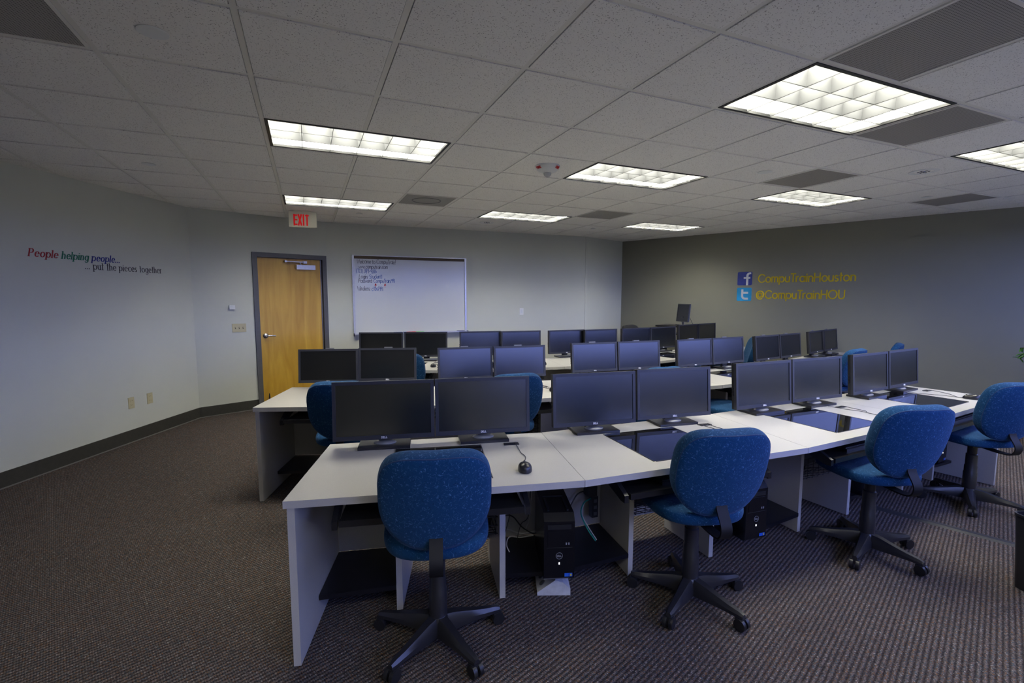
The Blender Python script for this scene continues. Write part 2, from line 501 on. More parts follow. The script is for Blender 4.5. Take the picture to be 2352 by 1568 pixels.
# ------------------------------------------------------------------ stroke lettering
def arc(cx, cy, rx, ry, a0, a1, n=14):
    return [(cx + rx*math.cos(R(a0+(a1-a0)*k/n)), cy + ry*math.sin(R(a0+(a1-a0)*k/n))) for k in range(n+1)]
def arch(x0, w, top=.66, bot=0):
    r = w/2
    return arc(x0+r, top-r, r, r, 180, 0) + [(x0+w, bot)]
GL = {
 ' ': (.34, []),
 'C': (1.02, [arc(.5, .5, .5, .5, 42, 318, 24)]),
 'o': (.80, [arc(.33, .33, .33, .33, 90, 450, 24)]),
 'm': (.98, [[(0, 0), (0, .66)], arch(0, .4), arch(.4, .4)]),
 'p': (.80, [[(0, -.3), (0, .66)], arc(.33, .33, .33, .33, 90, 450, 24)]),
 'u': (.68, [[(0, .66), (0, .27)] + arc(.26, .27, .26, .27, 180, 360), [(.52, .66), (.52, 0)]]),
 'T': (.66, [[(0, 1), (.6, 1)], [(.3, 1), (.3, 0)]]),
 'r': (.42, [[(0, 0), (0, .66)], arc(.26, .40, .26, .26, 180, 85)]),
 'a': (.84, [arc(.33, .33, .33, .33, 90, 450, 24), [(.66, .66), (.66, 0)]]),
 'i': (.20, [[(0, 0), (0, .66)], [(0, .86), (0, .92)]]),
 'n': (.68, [[(0, 0), (0, .66)], arch(0, .5)]),
 'H': (.88, [[(0, 0), (0, 1)], [(.7, 0), (.7, 1)], [(0, .52), (.7, .52)]]),
 's': (.50, [arc(.19, .49, .17, .165, 40, 260) + arc(.19, .165, .19, .165, 80, -140)]),
 't': (.44, [[(.15, .95), (.15, 0)], [(0, .66), (.34, .66)]]),
 'O': (1.18, [arc(.5, .5, .5, .5, 90, 450, 28)]),
 'U': (.86, [[(0, 1), (0, .33)] + arc(.34, .33, .34, .33, 180, 360), [(.68, .33), (.68, 1)]]),
 '@': (1.25, [arc(.5, .42, .27, .27, 90, 450, 18), [(.77, .66), (.74, .30)] + arc(.9, .33, .16, .16, 190, 300, 5) + arc(.55, .42, .55, .52, 15, 300, 26)]),
 'W': (1.15, [[(0, 1), (.25, 0), (.5, .85), (.75, 0), (1, 1)]]),
 'w': (.85, [[(0, .6), (.17, 0), (.35, .5), (.53, 0), (.7, .6)]]),
 'e': (.72, [[(.03, .36), (.6, .36)] + arc(.31, .33, .30, .33, 6, 320, 20)]),
 'l': (.20, [[(0, 0), (0, 1)]]),
 'h': (.68, [[(0, 0), (0, 1)], arch(0, .5)]),
 'c': (.66, [arc(.33, .33, .32, .33, 48, 312, 18)]),
 '.': (.22, [[(0, .02), (0, .11)]]),
 ':': (.24, [[(0, .05), (0, .1)], [(0, .45), (0, .5)]]),
 '!': (.3, [[(0, .3), (.04, 1.1)], [(0, 0), (0, .04)]]),
 '(': (.34, [arc(.4, .45, .35, .65, 125, 235, 8)]),
 ')': (.34, [arc(-.2, .45, .35, .65, 55, -55, 8)]),
 '-': (.5, [[(0, .42), (.34, .42)]]),
 '7': (.62, [[(0, 1), (.48, 1), (.2, 0)]]),
 '1': (.32, [[(0, .85), (.08, 1), (.08, 0)]]),
 '3': (.62, [arc(.2, .75, .24, .24, 140, -80, 10) + arc(.2, .26, .27, .26, 90, -140, 10)]),
 '4': (.66, [[(.05, 1), (0, .5), (.5, .5)], [(.42, 1), (.42, 0)]]),
 '9': (.6, [arc(.22, .74, .22, .24, 0, 360, 14), [(.44, .74), (.42, 0)]]),
 '8': (.62, [arc(.22, .75, .2, .23, -90, 270, 14), arc(.22, .27, .23, .26, 90, 450, 14)]),
 '6': (.62, [[(.38, 1), (.08, .5)] + arc(.24, .26, .24, .26, 160, 520, 16)]),
 'L': (.7, [[(.05, 1), (0, 0), (.5, .02)]]),
 'g': (.74, [arc(.3, .33, .3, .33, 90, 450, 20), [(.6, .66), (.6, -.1)] + arc(.32, -.08, .28, .22, 0, -150, 8)]),
 'S': (.78, [arc(.3, .76, .27, .24, 30, 250, 12) + arc(.3, .27, .30, .27, 80, -150, 14)]),
 'd': (.78, [arc(.3, .33, .3, .33, 90, 450, 18), [(.6, 1), (.6, 0)]]),
 'b': (.74, [[(0, 1), (0, 0)], arc(.3, .33, .3, .33, 90, 450, 18)]),
 'P': (.82, [[(0, 0), (0, 1)], [(0, 1), (.35, 1)] + arc(.35, .74, .27, .26, 90, -90, 10) + [(0, .48)]]),
 'D': (.8, [[(0, 0), (0, 1)], [(0, 1), (.2, 1)] + arc(.2, .5, .42, .5, 90, -90, 12) + [(0, 0)]]),
 'E': (.66, [[(.5, 1), (0, 1), (0, 0), (.5, 0)], [(0, .5), (.42, .5)]]),
 'f': (.45, [arc(.34, .78, .2, .2, 80, 180, 8) + [(.14, 0)], [(0, .62), (.36, .62)]]),
 'F': (.6, [[(.5, 1), (0, 1), (0, 0)], [(0, .5), (.4, .5)]]),
 'I': (.22, [[(0, 0), (0, 1)]]),
 'R': (.72, [[(0, 0), (0, 1)], [(0, 1), (.3, 1)] + arc(.3, .74, .24, .26, 90, -90, 8) + [(0, .48)], [(.25, .48), (.52, 0)]]),
}
def ribbon(mb, pts, w, k, mtx, th=.003):
    # flat stroke of width w; k > 1 makes upright strokes k times broader than level ones
    P = [Vector((x/k, y)) for x, y in pts]
    P = [p for i, p in enumerate(P) if i == 0 or (p-P[i-1]).length > 1e-5]
    if len(P) < 2: return
    closed = (P[0]-P[-1]).length < 1e-3
    L_, R_ = [], []
    for i, p in enumerate(P):
        a = P[i-1] if i else (P[-2] if closed else None)
        b = P[i+1] if i < len(P)-1 else (P[1] if closed else None)
        d1 = (p-a).normalized() if a is not None else None
        d2 = (b-p).normalized() if b is not None else None
        if d1 is None: d1 = d2
        if d2 is None: d2 = d1
        n1 = Vector((-d1.y, d1.x)); n2 = Vector((-d2.y, d2.x))
        nn = n1+n2
        if nn.length < .3: nn = n1
        nn.normalize()
        s_ = w/2/max(.5, nn.dot(n1))
        e = Vector((0, 0))
        if not closed and i == 0: e = -d1*w*.3
        if not closed and i == len(P)-1: e = d1*w*.3
        L_.append(p+e+nn*s_); R_.append(p+e-nn*s_)
    for i in range(len(P)-1):
        q = [L_[i], R_[i], R_[i+1], L_[i+1]]
        fr = [mtx @ Vector((v.x*k, -th, v.y)) for v in q]
        bk = [mtx @ Vector((v.x*k, 0, v.y)) for v in q]
        mb.poly(fr+bk, ((0,1,2,3),(0,3,7,4),(1,5,6,2)) + (((0,4,5,1),) if i == 0 else ()) + (((3,2,6,7),) if i == len(P)-2 else ()))

def lettering(mb, text, h, w, mtx, k=1., shear=0., serif=False, track=0., jitter=0., sx=1.):
    # text in the local x-z plane facing -y; h = cap height; w = stroke width in metres
    x = 0
    rnd = random.Random(text)
    for ch in text:
        adv, strokes = GL[ch]
        jy = rnd.uniform(-jitter, jitter); js = 1+rnd.uniform(-jitter, jitter)
        todo = [list(s) for s in strokes]
        if serif:
            for s in strokes:
                if abs(s[0][0]-s[1][0]) < 1e-6 and len(s) == 2 and abs(s[0][1]-s[1][1]) > .3:
                    for e in ((s[0], s[1]), (s[1], s[0])):
                        xx, yy = e[0]
                        low = yy < e[1][1]
                        todo.append([(xx-.13, yy), (xx+(.13 if low else .0), yy)])
        for s in todo:
            pts = [((x+px*sx)*h*1., (py*js+jy)*h) for px, py in s]
            pts = [(px+shear*py, py) for px, py in pts]
            ribbon(mb, pts, w, k, mtx)
        x += (adv+track)*sx
    return x*h

# ------------------------------------------------------------------ room shell
def wallmtx(A, B, z=0):
    d = (B-A).normalized()
    # local x along the wall, local -y into the room
    rz = math.atan2(d.y, d.x)
    return Matrix.Translation((A.x, A.y, z)) @ Matrix.Rotation(rz, 4, 'Z')
def wallrz(A, B):
    d = B-A
    return math.atan2(d.y, d.x)

TH = .14
def wall(name, A, B, m, holes=(), e0=.0, e1=.0):
    L = (B-A).length; mb = MB(); mt = wallmtx(A, B)
    xs = -e0
    for (a, b, z0, z1) in sorted(holes):
        mb.box((xs, 0, 0), (a, TH, HC+.12), mt)
        if z0 > 0: mb.box((a, 0, 0), (b, TH, z0), mt)
        mb.box((a, 0, z1), (b, TH, HC+.12), mt)
        xs = b
    mb.box((xs, 0, 0), (L+e1, TH, HC+.12), mt)
    return structure(name, mb, m)

wall('wall_left', WL0, WL1, W_GREY, e0=.05, e1=.05)
D0, D1, DH = .702, 1.714, 2.163     # door frame span on the door wall
wall('wall_door', WL1, WD1, W_GREY, holes=((D0+.02, D1-.02, 0, DH-.01),), e1=.02)
wall('wall_back', WD1, WB1, W_GREY, e1=.03)
wall('wall_corner', WB1, WC1, W_GREY, e0=.02, e1=.1)
wall('wall_right', WC1, WR1, W_DARK, e0=.1, e1=.05)
# rear wall behind the camera with its band of windows; runs from the right corner to the left one
WINS = [(.30+1.62*k, 1.84+1.62*k) for k in range(5)]
SILL, HEAD = 1.12, 2.50
wall('wall_rear', WR1, WL0, W_GREY, holes=[(a, b, SILL, HEAD) for a, b in WINS], e0=.05, e1=.05)
mtR = wallmtx(WR1, WL0); rzR = wallrz(WR1, WL0)
for i, (a, b) in enumerate(WINS):
    w = empty('window_%d' % (i+1), mtR @ Vector(((a+b)/2, 0, SILL)), rzR, kind='structure')
    hw = (b-a)/2; hh = HEAD-SILL
    fm = MB()
    for q in ((-hw, -hw+.05, 0, hh), (hw-.05, hw, 0, hh), (-hw+.05, hw-.05, 0, .05), (-hw+.05, hw-.05, hh-.05, hh), (-.02, .02, .05, hh-.05)):
        fm.box((q[0], .04, q[2]), (q[1], .10, q[3]))
    fm.build('window_frame', DFRAME, w, smooth=False)
    MB().box((-hw+.05, .065, .05), (hw-.05, .071, hh-.05)).build('window_pane', GLASSW, w, smooth=False)
    MB().box((-hw, -.06, -.03), (hw, .04, 0)).build('window_sill', WHITEPL, w, smooth=False)
    ld = bpy.data.lights.new('window_portal', 'AREA'); ld.shape = 'RECTANGLE'; ld.size = b-a; ld.size_y = hh
    ld.cycles.is_portal = True
    lo = bpy.data.objects.new('window_portal', ld); COL.objects.link(lo)
    lo.matrix_world = mtR @ Matrix.Translation(((a+b)/2, .2, (SILL+HEAD)/2)) @ Matrix.Rotation(-PI/2, 4, 'X')

OUT = [WL0, WL1, WD1, WB1, WC1, WR1]
def grow(poly, d):
    c = sum(poly, Vector((0, 0)))/len(poly)
    return [c+(p-c)*(1+d/(p-c).length) for p in poly]
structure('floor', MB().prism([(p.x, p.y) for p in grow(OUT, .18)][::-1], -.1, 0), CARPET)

# ceiling: tiles laid into a real grid of T-bars
I0, I1, J0, J1 = -13, 16, -13, 11
lights = [(0, 2), (4, 2), (8, 2), (0, 6), (4, 6), (8, 6), (4, -1), (8, -1), (0, -5), (-4, -5)]  # last two are unseen fittings added to light the camera end
vents = [(2, 5, 1), (6, 5, 0), (7, 1, 0), (11, 1, 0), (6, -1, 0), (4, -2, 0), (-2, 0, 0)]
skip = set(); vcell = {(a, b) for a, b, _ in vents}
for a, b in lights: skip |= {(a, b), (a+1, b)}
cm = MB()
def inside(x, y, d=0):
    P = OUT
    s = False
    for i in range(len(P)):
        a, b = P[i], P[(i+1) % len(P)]
        if (a.y > y) != (b.y > y) and x < (b.x-a.x)*(y-a.y)/(b.y-a.y)+a.x: s = not s
    return s
for i in range(I0, I1):
    for j in range(J0, J1):
        if (i, j) in skip or (i, j) in vcell: continue
        c = ((i+.5)*T, (j+.5)*T)
        if not any(inside(c[0]+dx*T/2, c[1]+dy*T/2) for dx in (-1, -.5, 0, .5, 1) for dy in (-1, -.5, 0, .5, 1)): continue
        x0, y0, x1, y1 = i*T+.012, j*T+.012, (i+1)*T-.012, (j+1)*T-.012
        # regular-edge tile with a stepped rim
        cm.box((x0+.0035, y0+.0035, HC-.004), (x1-.0035, y1-.0035, HC+.014))
        cm.box((x0-.012, y0-.012, HC+.010), (x1+.012, y1+.012, HC+.022))
ceil = structure('ceiling', cm, TILE)
gm = MB()
mids = {(a+1, b) for a, b in lights}
for i in range(I0, I1+1):
    for j in range(J0, J1):
        if (i, j) in mids:                   # no bar across a light fitting, only its foot
            gm.box((i*T-.0125, j*T-.012, HC+.0), (i*T+.0125, j*T+.012, HC+.010)); continue
        if any(inside(i*T, (j+f_)*T) for f_ in (.02, .25, .5, .75, .98)):
            gm.box((i*T-.0125, j*T-.012, HC+.0), (i*T+.0125, (j+1)*T-.012, HC+.010))
for j in range(J0, J1+1):
    for i in range(I0, I1):
        if any(inside((i+f_)*T, j*T) for f_ in (.02, .25, .5, .75, .98)):
            gm.box((i*T+.0125, j*T-.012, HC+.0), ((i+1)*T-.0125, j*T+.012, HC+.010))
gr = gm.build('ceiling_grid', TBAR, ceil, smooth=False)
# unseen plenum slab above everything keeps outside light out
structure('plenum_slab', MB().prism([(p.x, p.y) for p in grow(OUT, .18)][::-1], HC+.20, HC+.26), DFRAME)
# wall angle running round the ceiling edge
am = MB()
for A, B in zip(OUT[:-1], OUT[1:]):
    am.box((0, -.02, HC-.002), ((B-A).length, 0, HC+.002), wallmtx(A, B))
structure('trim_2', am, TBAR)

# baseboards
def baseboard(name, A, B, spans):
    o = MB()
    for a, b in spans:
        mt = wallmtx(A, B)
        o.box((a, -.008, .006), (b, .0, .135), mt)
    ob = structure(name, o, BASEB)
    e = MB()
    for a, b in spans:
        e.box((a, -.02, 0), (b, .0, .008), wallmtx(A, B))
    structure('carpet_edge', e, EDGE, ob)
def LN(A, B): return (B-A).length
baseboard('baseboard_left', WL0, WL1, [(0, LN(WL0, WL1))])
baseboard('baseboard_door', WL1, WD1, [(0, D0), (D1, LN(WL1, WD1))])
baseboard('baseboard_back', WD1, WB1, [(0, LN(WD1, WB1))])
baseboard('baseboard_corner', WB1, WC1, [(0, LN(WB1, WC1))])
baseboard('baseboard_right', WC1, WR1, [(0, LN(WC1, WR1))])

# ------------------------------------------------------------------ door
mtD = wallmtx(WL1, WD1); rzD = wallrz(WL1, WD1)
dr = empty('door_1', mtD @ Vector(((D0+D1)/2, 0, 0)), rzD, kind='structure')
dr['label'] = 'maple veneer door in a grey metal frame'
hw = (D1-D0)/2; fwid = .062
f = MB()
for a, b, z0, z1 in ((-hw, -hw+fwid, 0, DH), (hw-fwid, hw, 0, DH), (-hw+fwid, hw-fwid, DH-fwid, DH)):
    f.box((a, -.025, z0), (b, .135, z1))
for a, b, z0, z1 in ((-hw+fwid, -hw+fwid+.016, 0, DH-fwid), (hw-fwid-.016, hw-fwid, 0, DH-fwid), (-hw+fwid, hw-fwid, DH-fwid-.016, DH-fwid)):
    f.box((a, .065, z0), (b, .12, z1))
f.build('door_frame', DFRAME, dr, smooth=False)
leaf = MB().box((-hw+fwid+.003, .018, .012), (hw-fwid-.022, .062, DH-fwid-.004)).build('door_leaf', WOOD, dr, smooth=False)
MB().box((hw-fwid-.016, .012, .012), (hw-fwid-.011, .05, DH-fwid-.006)).build('weather_strip', ALU, dr, smooth=False)
hx, hz = -hw+fwid+.072, 1.015
hd = MB().lathe([(.034, 0), (.034, .008), (.028, .014), (.012, .018), (.012, .05)], 24, Matrix.Translation((hx, .018, hz)) @ Matrix.Rotation(PI/2, 4, 'X'))
hd.build('handle_rose', CHROME, dr)
MB().tube(smooth_path([(hx, -.03, hz), (hx+.012, -.042, hz), (hx+.045, -.044, hz+.003), (hx+.115, -.04, hz-.004)]), .0095, 10).build('lever_handle', CHROME, dr)
cz = 1.985
MB().box((.07, -.035, cz-.035), (.335, .018, cz+.03)).bevel(.004).build('closer_body', ALU, dr)
ca = MB()
ca.box((-.08, -.03, 2.052), (.03, -.018, 2.062)); ca.box((.03, -.03, 2.05), (.17, -.016, 2.061)); ca.box((-.09, -.034, 2.045), (-.06, -.012, 2.068))
ca.tube([(.135, -.02, cz+.03), (.12, -.022, 2.055)], .008, 8)
ca.build('closer_arm', ALU, dr, smooth=False)
MB().box((.165, -.04, 2.035), (.215, .015, 2.07)).bevel(.002).build('closer_bracket', ALU, dr)
ds = MB().lathe([(.010, .10), (.010, .15), (.006, .20)], 12, Matrix.Translation((hx+.01, .002, 0)))
ds.build('door_stop', BLKS, dr)
# unseen panel closes off the corridor side behind the leaf
structure('doorway_blank', MB().box((D0, TH+.02, 0), (D1, TH+.06, DH), mtD), DFRAME)

# ------------------------------------------------------------------ small wall fittings
def on_wall(name, A, B, s, z, label, cat, group=None):
    mt = wallmtx(A, B)
    return empty(name, mt @ Vector((s, 0, z)), wallrz(A, B), label, cat, group)

t = on_wall('thermostat', WL1, WD1, .432, 1.42, 'small white thermostat box high beside the door, above the switch plate', 'thermostat')
MB().box((-.034, -.03, -.026), (.034, 0, .026)).bevel(.004).build('housing', WHITEPL, t)
MB().box((-.026, -.031, .008), (.004, -.0295, .018)).build('display', PALE, t, smooth=False)
t = on_wall('light_switch', WL1, WD1, .507, 1.142, 'ivory triple light switch plate left of the wooden door', 'light switch')
MB().box((-.083, -.007, -.057), (.083, 0, .057)).bevel(.003).build('switch_plate', IVORY, t)
for k in (-1, 0, 1):
    g = MB().box((k*.046-.006, -.0085, -.012), (k*.046+.006, -.006, .012)).build('toggle_slot', IVDK, t, smooth=False)
    MB().box((k*.046-.004, -.018, -.002), (k*.046+.004, -.007, .008)).bevel(.001).build('toggle', IVORY, g)
for s, z, lab in ((LN(WL0, WL1)-1.0, .425, 'left ivory wall outlet low on the left wall'), (LN(WL0, WL1)-.757, .424, 'right ivory wall outlet low on the left wall, nearer the corner')):
    t = on_wall('wall_outlet', WL0, WL1, s, z, lab, 'outlet', 'ivory outlets on the left wall')
    MB().box((-.036, -.006, -.06), (.036, 0, .06)).bevel(.0025).build('outlet_plate', IVORY, t)
    for k in (-1, 1):
        MB().box((-.016, -.0085, k*.024-.014), (.016, -.005, k*.024+.014)).bevel(.003).build('socket', IVORY, t)
        sl = MB()
        for q in (-.007, .007): sl.box((q-.0014, -.0092, k*.024-.004), (q+.0014, -.008, k*.024+.006))
        sl.build('socket_slots', IVDK, t, smooth=False)
t = on_wall('wall_outlet', WD1, WB1, 3.19, 1.297, 'white rocker plate alone on the back wall right of the whiteboard', 'outlet')
MB().box((-.038, -.006, -.06), (.038, 0, .06)).bevel(.0025).build('outlet_plate', WHITEPL, t)
MB().box((-.018, -.009, -.034), (.018, -.005, .034)).bevel(.002).build('rocker', PALE, t)

# ------------------------------------------------------------------ lettering on the left wall
mtL = wallmtx(WL0, WL1); LL = LN(WL0, WL1)
def words(label, cat, name, parts, A, B, s, z, group=None, **kw):
    t = on_wall(name, A, B, s, z, label, cat, group)
    x = 0
    for wd, m in parts:
        mb = MB(); x += lettering(mb, wd, kw['h'], kw['w'], Matrix.Translation((x, 0, 0)), kw.get('k', 1), kw.get('shear', 0), kw.get('serif', False), kw.get('track', 0), kw.get('jitter', 0), kw.get('sx', 1)) + kw.get('gap', 0)
        mb.build('word', m, t, smooth=False)
    return t, x
words('red, green and blue italic lettering People helping people on the left wall', 'wall lettering', 'wall_lettering',
      [('People', RED), ('helping', GRN), ('people...', BLU)], WL0, WL1, LL-1.890, 1.913, h=.066, w=.0046, k=2.2, shear=.22, serif=True, track=.19, gap=.026, sx=.755)
words('dark grey serif lettering put the pieces together on the left wall', 'wall lettering', 'wall_lettering',
      [('...', DGY), ('put', DGY), ('the', DGY), ('pieces', DGY), ('together', DGY)], WL0, WL1, LL-1.385, 1.830, h=.068, w=.0036, k=2.0, serif=True, track=.17, gap=.026, sx=.72)

# ------------------------------------------------------------------ lettering and badges on the right wall
def rounded(w, h, r, n=6):
    P = []
    for cx, cy, a in ((w/2-r, h/2-r, 0), (-w/2+r, h/2-r, 90), (-w/2+r, -h/2+r, 180), (w/2-r, -h/2+r, 270)):
        for k in range(n+1):
            P.append((cx+r*math.cos(R(a+90*k/n)), cy+r*math.sin(R(a+90*k/n))))
    return P
XZ = Matrix.Rotation(PI/2, 4, 'X')
t = on_wall('wall_badge', WC1, WR1, 2.37, 1.868, 'dark blue square badge with a white letter f on the dark wall', 'badge')
MB().prism(rounded(.235, .225, .022), 0, .004, XZ).build('badge_plate', FBB, t, smooth=False)
g = MB(); ribbon(g, arc(.074, .046, .046, .042, 88, 180, 8) + [(.028, -.104)], .030, 1.2, Matrix.Translation((.012, -.004, 0)), .002)
ribbon(g, [(-.020, .010), (.066, .010)], .030, 1.0, Matrix.Translation((.012, -.004, 0)), .002)
g.build('letter', PALE, t, smooth=False)
t = on_wall('wall_badge', WC1, WR1, 2.37, 1.602, 'light blue square badge with a white letter t on the dark wall', 'badge')
MB().prism(rounded(.235, .225, .022), 0, .004, XZ).build('badge_plate', TWB, t, smooth=False)
g = MB(); ribbon(g, [(-.03, .075), (-.03, -.02)] + arc(.022, -.022, .052, .052, 180, 270, 8) + [(.055, -.074)], .034, 1., Matrix.Translation((.0, -.004, 0)), .002)
ribbon(g, [(-.03, .026), (.055, .026)], .034, 1.0, Matrix.Translation((.0, -.004, 0)), .002)
g.build('letter', PALE, t, smooth=False)
words('yellow lettering CompuTrainHouston beside the dark blue badge', 'wall lettering', 'wall_lettering', [('CompuTrainHouston', YEL)], WC1, WR1, 2.585, 1.80, h=.128, w=.018, track=.055, sx=.823)
words('yellow lettering @CompuTrainHOU beside the light blue badge', 'wall lettering', 'wall_lettering', [('@CompuTrainHOU', YEL)], WC1, WR1, 2.565, 1.535, h=.128, w=.018, track=.05, sx=.815)

# ------------------------------------------------------------------ whiteboard
BW0 = (Vector((.86, 5.54))-WD1).length
wb = on_wall('whiteboard', WD1, WB1, .345, .98, 'wall-mounted whiteboard with handwriting on its upper left', 'whiteboard')
WBW, WBH = 1.82, 1.215
MB().box((0, -.018, 0), (WBW, -.0, WBH)).build('board_surface', BOARD, wb, smooth=False)
for a, b in (((0, -.032, -.02), (.03, 0, WBH)), ((WBW-.03, -.032, -.02), (WBW, 0, WBH))):
    MB().box(a, b).bevel(.004).build('side_rail', ALU, wb)
MB().box((.03, -.03, WBH-.055), (WBW-.03, 0, WBH-.012)).build('map_rail', CORK, wb, smooth=False)
MB().box((0, -.034, WBH-.012), (WBW, 0, WBH)).box((0, -.036, WBH-.06), (.032, -.03, WBH)).box((WBW-.032, -.036, WBH-.06), (WBW, -.03, WBH)).build('top_rail', ALU, wb, smooth=False)
MB().box((0, -.085, -.012), (WBW, 0, 0)).box((0, -.085, 0), (WBW, -.08, .012)).build('marker_tray', ALU, wb, smooth=False)
for x in (-.006, WBW-.004):
    MB().box((x, -.09, -.03), (x+.012, -.0, .014)).build('tray_end_cap', BLKS, wb, smooth=False)
rows = [(.075, 1.088, [('Welcome to CompuTrain!', INKBLK)], .062), (.10, 1.012, [('www.computrain.com', INKBLK)], .056),
        (.062, .940, [('(713) 349-9186', INKBLU)], .064), (.10, .858, [('Login: ', INKBLK), ('Student1', INKBLU)], .062),
        (.09, .795, [('Password: ', INKBLK), ('CompuTrain1991', INKBLU)], .056), (.07, .672, [('Wireless: ', INKBLK), ('ctbs1991', INKBLU)], .064)]
for x, z, segs, h in rows:
    for s, m in segs:
        mb = MB(); x += lettering(mb, s, h, .0055, Matrix.Translation((x, -.018, z)), 1, .05, jitter=.06, track=.04, sx=.62)
        mb.build('handwriting', m, wb, smooth=False)
for x in (.343, .487):
    mb = MB(); ribbon(mb, [(x, .72), (x, .775)], .005, 1, Matrix.Translation((0, -.018, 0)))
    mb.prism([(x-.018, .752), (x+.018, .752), (x+.004, .79)], .0185, .0195, XZ)
    mb.build('red_arrow', INKRED, wb, smooth=False)
mtB = wallmtx(WD1, WB1)
for k, (x, m, nm) in enumerate(((.60, INKBLU, 'blue'), (.745, INKBLU, 'dark blue'), (.80, INKRED, 'red'), (.90, INKRED, 'bright red'), (.955, STICKG, 'green'))):
    o = MB().lathe([(.0085, 0), (.0085, .085), (.006, .088), (.009, .09), (.009, .13), (.007, .133)], 10, Matrix.Rotation(PI/2, 4, 'Y')).build('marker_pen', m)
    o.matrix_world = mtB @ Matrix.Translation((.345+x, -.055+.006*(k % 2), .98+.0095))
    tag(o, nm + ' marker pen lying in the whiteboard tray', 'marker', 'marker pens in the whiteboard tray')
er = MB().box((0, -.03, 0), (.125, .015, .014)).bevel(.003).build('whiteboard_eraser', BLKS)
er.matrix_world = mtB @ Matrix.Translation((.345+1.645, -.045, .9805))
tag(er, 'black felt eraser at the right end of the whiteboard tray', 'eraser')

# ------------------------------------------------------------------ ceiling fittings
names_l = {(0, 2): 'lit louvred ceiling panel over the left aisle, the nearer of two above the exit sign',
 (4, 2): 'lit louvred ceiling panel beside the fire strobe',
 (8, 2): 'lit louvred ceiling panel in the middle of the right side, ahead of the dark wall',
 (0, 6): 'lit louvred ceiling panel directly in front of the exit sign',
 (4, 6): 'lit louvred ceiling panel in the far row, between two air grilles',
 (8, 6): 'smallest lit louvred ceiling panel, farthest right of the far row',
 (4, -1): 'largest lit louvred ceiling panel, touching the big dark air grille',
 (8, -1): 'lit louvred ceiling panel cut off by the right edge of the photo'}
fix = None
for (i, j) in lights:
    if fix is None:
        fix = empty('ceiling_light', (0, 0, 0))
        X, Y = 2*T, T
        q = MB(); e = .012
        for a, b in (((e, e, -.004), (X-e, e+.02, .012)), ((e, Y-e-.02, -.004), (X-e, Y-e, .012)), ((e, e+.02, -.004), (e+.02, Y-e-.02, .012)), ((X-e-.02, e+.02, -.004), (X-e, Y-e-.02, .012))):
            q.box(a, b)
        q.build('light_trim', LTRIM, fix, smooth=False)
        q = MB(); e2 = .032
        for a, b in (((e, e, .012), (X-e, e2, .115)), ((e, Y-e2, .012), (X-e, Y-e, .115)), ((e, e2, .012), (e2, Y-e2, .115)), ((X-e2, e2, .012), (X-e, Y-e2, .115)), ((e, e, .115), (X-e, Y-e, .125))):
            q.box(a, b)
        q.build('light_housing', LHOUS, fix, smooth=False)
        # parabolic baffles: three by six cells, each blade thin below and broad above
        q = MB()
        x0, x1, y0, y1 = e2, X-e2, e2, Y-e2
        prof = [(0.0, .0012), (.025, .004), (.055, .010), (.082, .020)]
        def blade(c, a0, a1, ax):
            pts = []
            for z, w_ in prof: pts.append((c-w_, z))
            for z, w_ in reversed(prof): pts.append((c+w_, z))
            n = len(pts)
            V = []
            for a in (a0, a1):
                for p in pts: V.append((p[0], a, p[1]) if ax == 0 else (a, p[0], p[1]))
            q.poly(V, [tuple(range(n)), tuple(range(n, 2*n))[::-1]] + [(k, (k+1) % n, n+(k+1) % n, n+k) for k in range(n)])
        for k in range(1, 6): blade(x0+(x1-x0)*k/6, y0, y1, 0)
        for k in range(1, 3): blade(y0+(y1-y0)*k/3, x0, x1, 1)
        lv = q.build('louvre', LOUV, fix, ang=20)
        q = MB()
        for k in range(1, 6): q.box((x0+(x1-x0)*k/6-.0016, y0, -.0015), (x0+(x1-x0)*k/6+.0016, y1, .001))
        for k in range(1, 3): q.box((x0, y0+(y1-y0)*k/3-.0016, -.0016), (x1, y0+(y1-y0)*k/3+.0016, .0009))
        q.build('louvre_shade_line', LTRIM, lv, smooth=False)  # black strips added so the blade edges show as dark lines against the glow
        MB().box((e2, e2, .098), (X-e2, Y-e2, .108)).build('diffuser', LAMP, fix, smooth=False)
        o = fix
    else:
        o = copy_tree(fix)
    o.location = (i*T, j*T, HC)
    lab = names_l.get((i, j), 'unseen louvred ceiling panel added to light the camera end, %s' % ('nearer the left wall' if i < 0 else 'nearer the windows'))
    tag(o, lab, 'ceiling light', 'louvred ceiling lights')

names_v = {(2, 5): 'square air diffuser with a round swirl, right of the far left ceiling light', (6, 5): 'square grey air grille between the two far ceiling lights',
 (7, 1): 'square air grille just in front of the middle right ceiling light', (11, 1): 'farthest right square air grille near the dark wall',
 (6, -1): 'dusty square air grille right beside the largest ceiling light', (4, -2): 'largest dark perforated air grille in the upper right corner',
 (-2, 0): 'perforated air grille in the upper left corner'}
for i, j, rd in vents:
    v = empty('air_grille', (i*T, j*T, HC), 0, names_v[(i, j)], 'air vent', 'air grilles in the ceiling')
    q = MB(); e = .013
    for a, b in (((e, e, -.006), (T-e, e+.014, .0)), ((e, T-e-.014, -.006), (T-e, T-e, .0)), ((e, e+.014, -.006), (e+.014, T-e-.014, .0)), ((T-e-.014, e+.014, -.006), (T-e, T-e-.014, .0))):
        q.box(a, b)
    q.build('grille_frame', TBAR, v, smooth=False)
    MB().box((e+.012, e+.012, -.0035), (T-e-.012, T-e-.012, .012)).build('perforated_plate', GRILLE, v, smooth=False)
    if rd:
        q = MB()
        for rr_ in (.155,):
            q.lathe([(rr_, -.0036), (rr_+.006, -.008), (rr_+.012, -.0036)], 32, Matrix.Translation((T/2, T/2, 0)), cap=False)
        q.build('diffuser_ring', DFRAME, v)

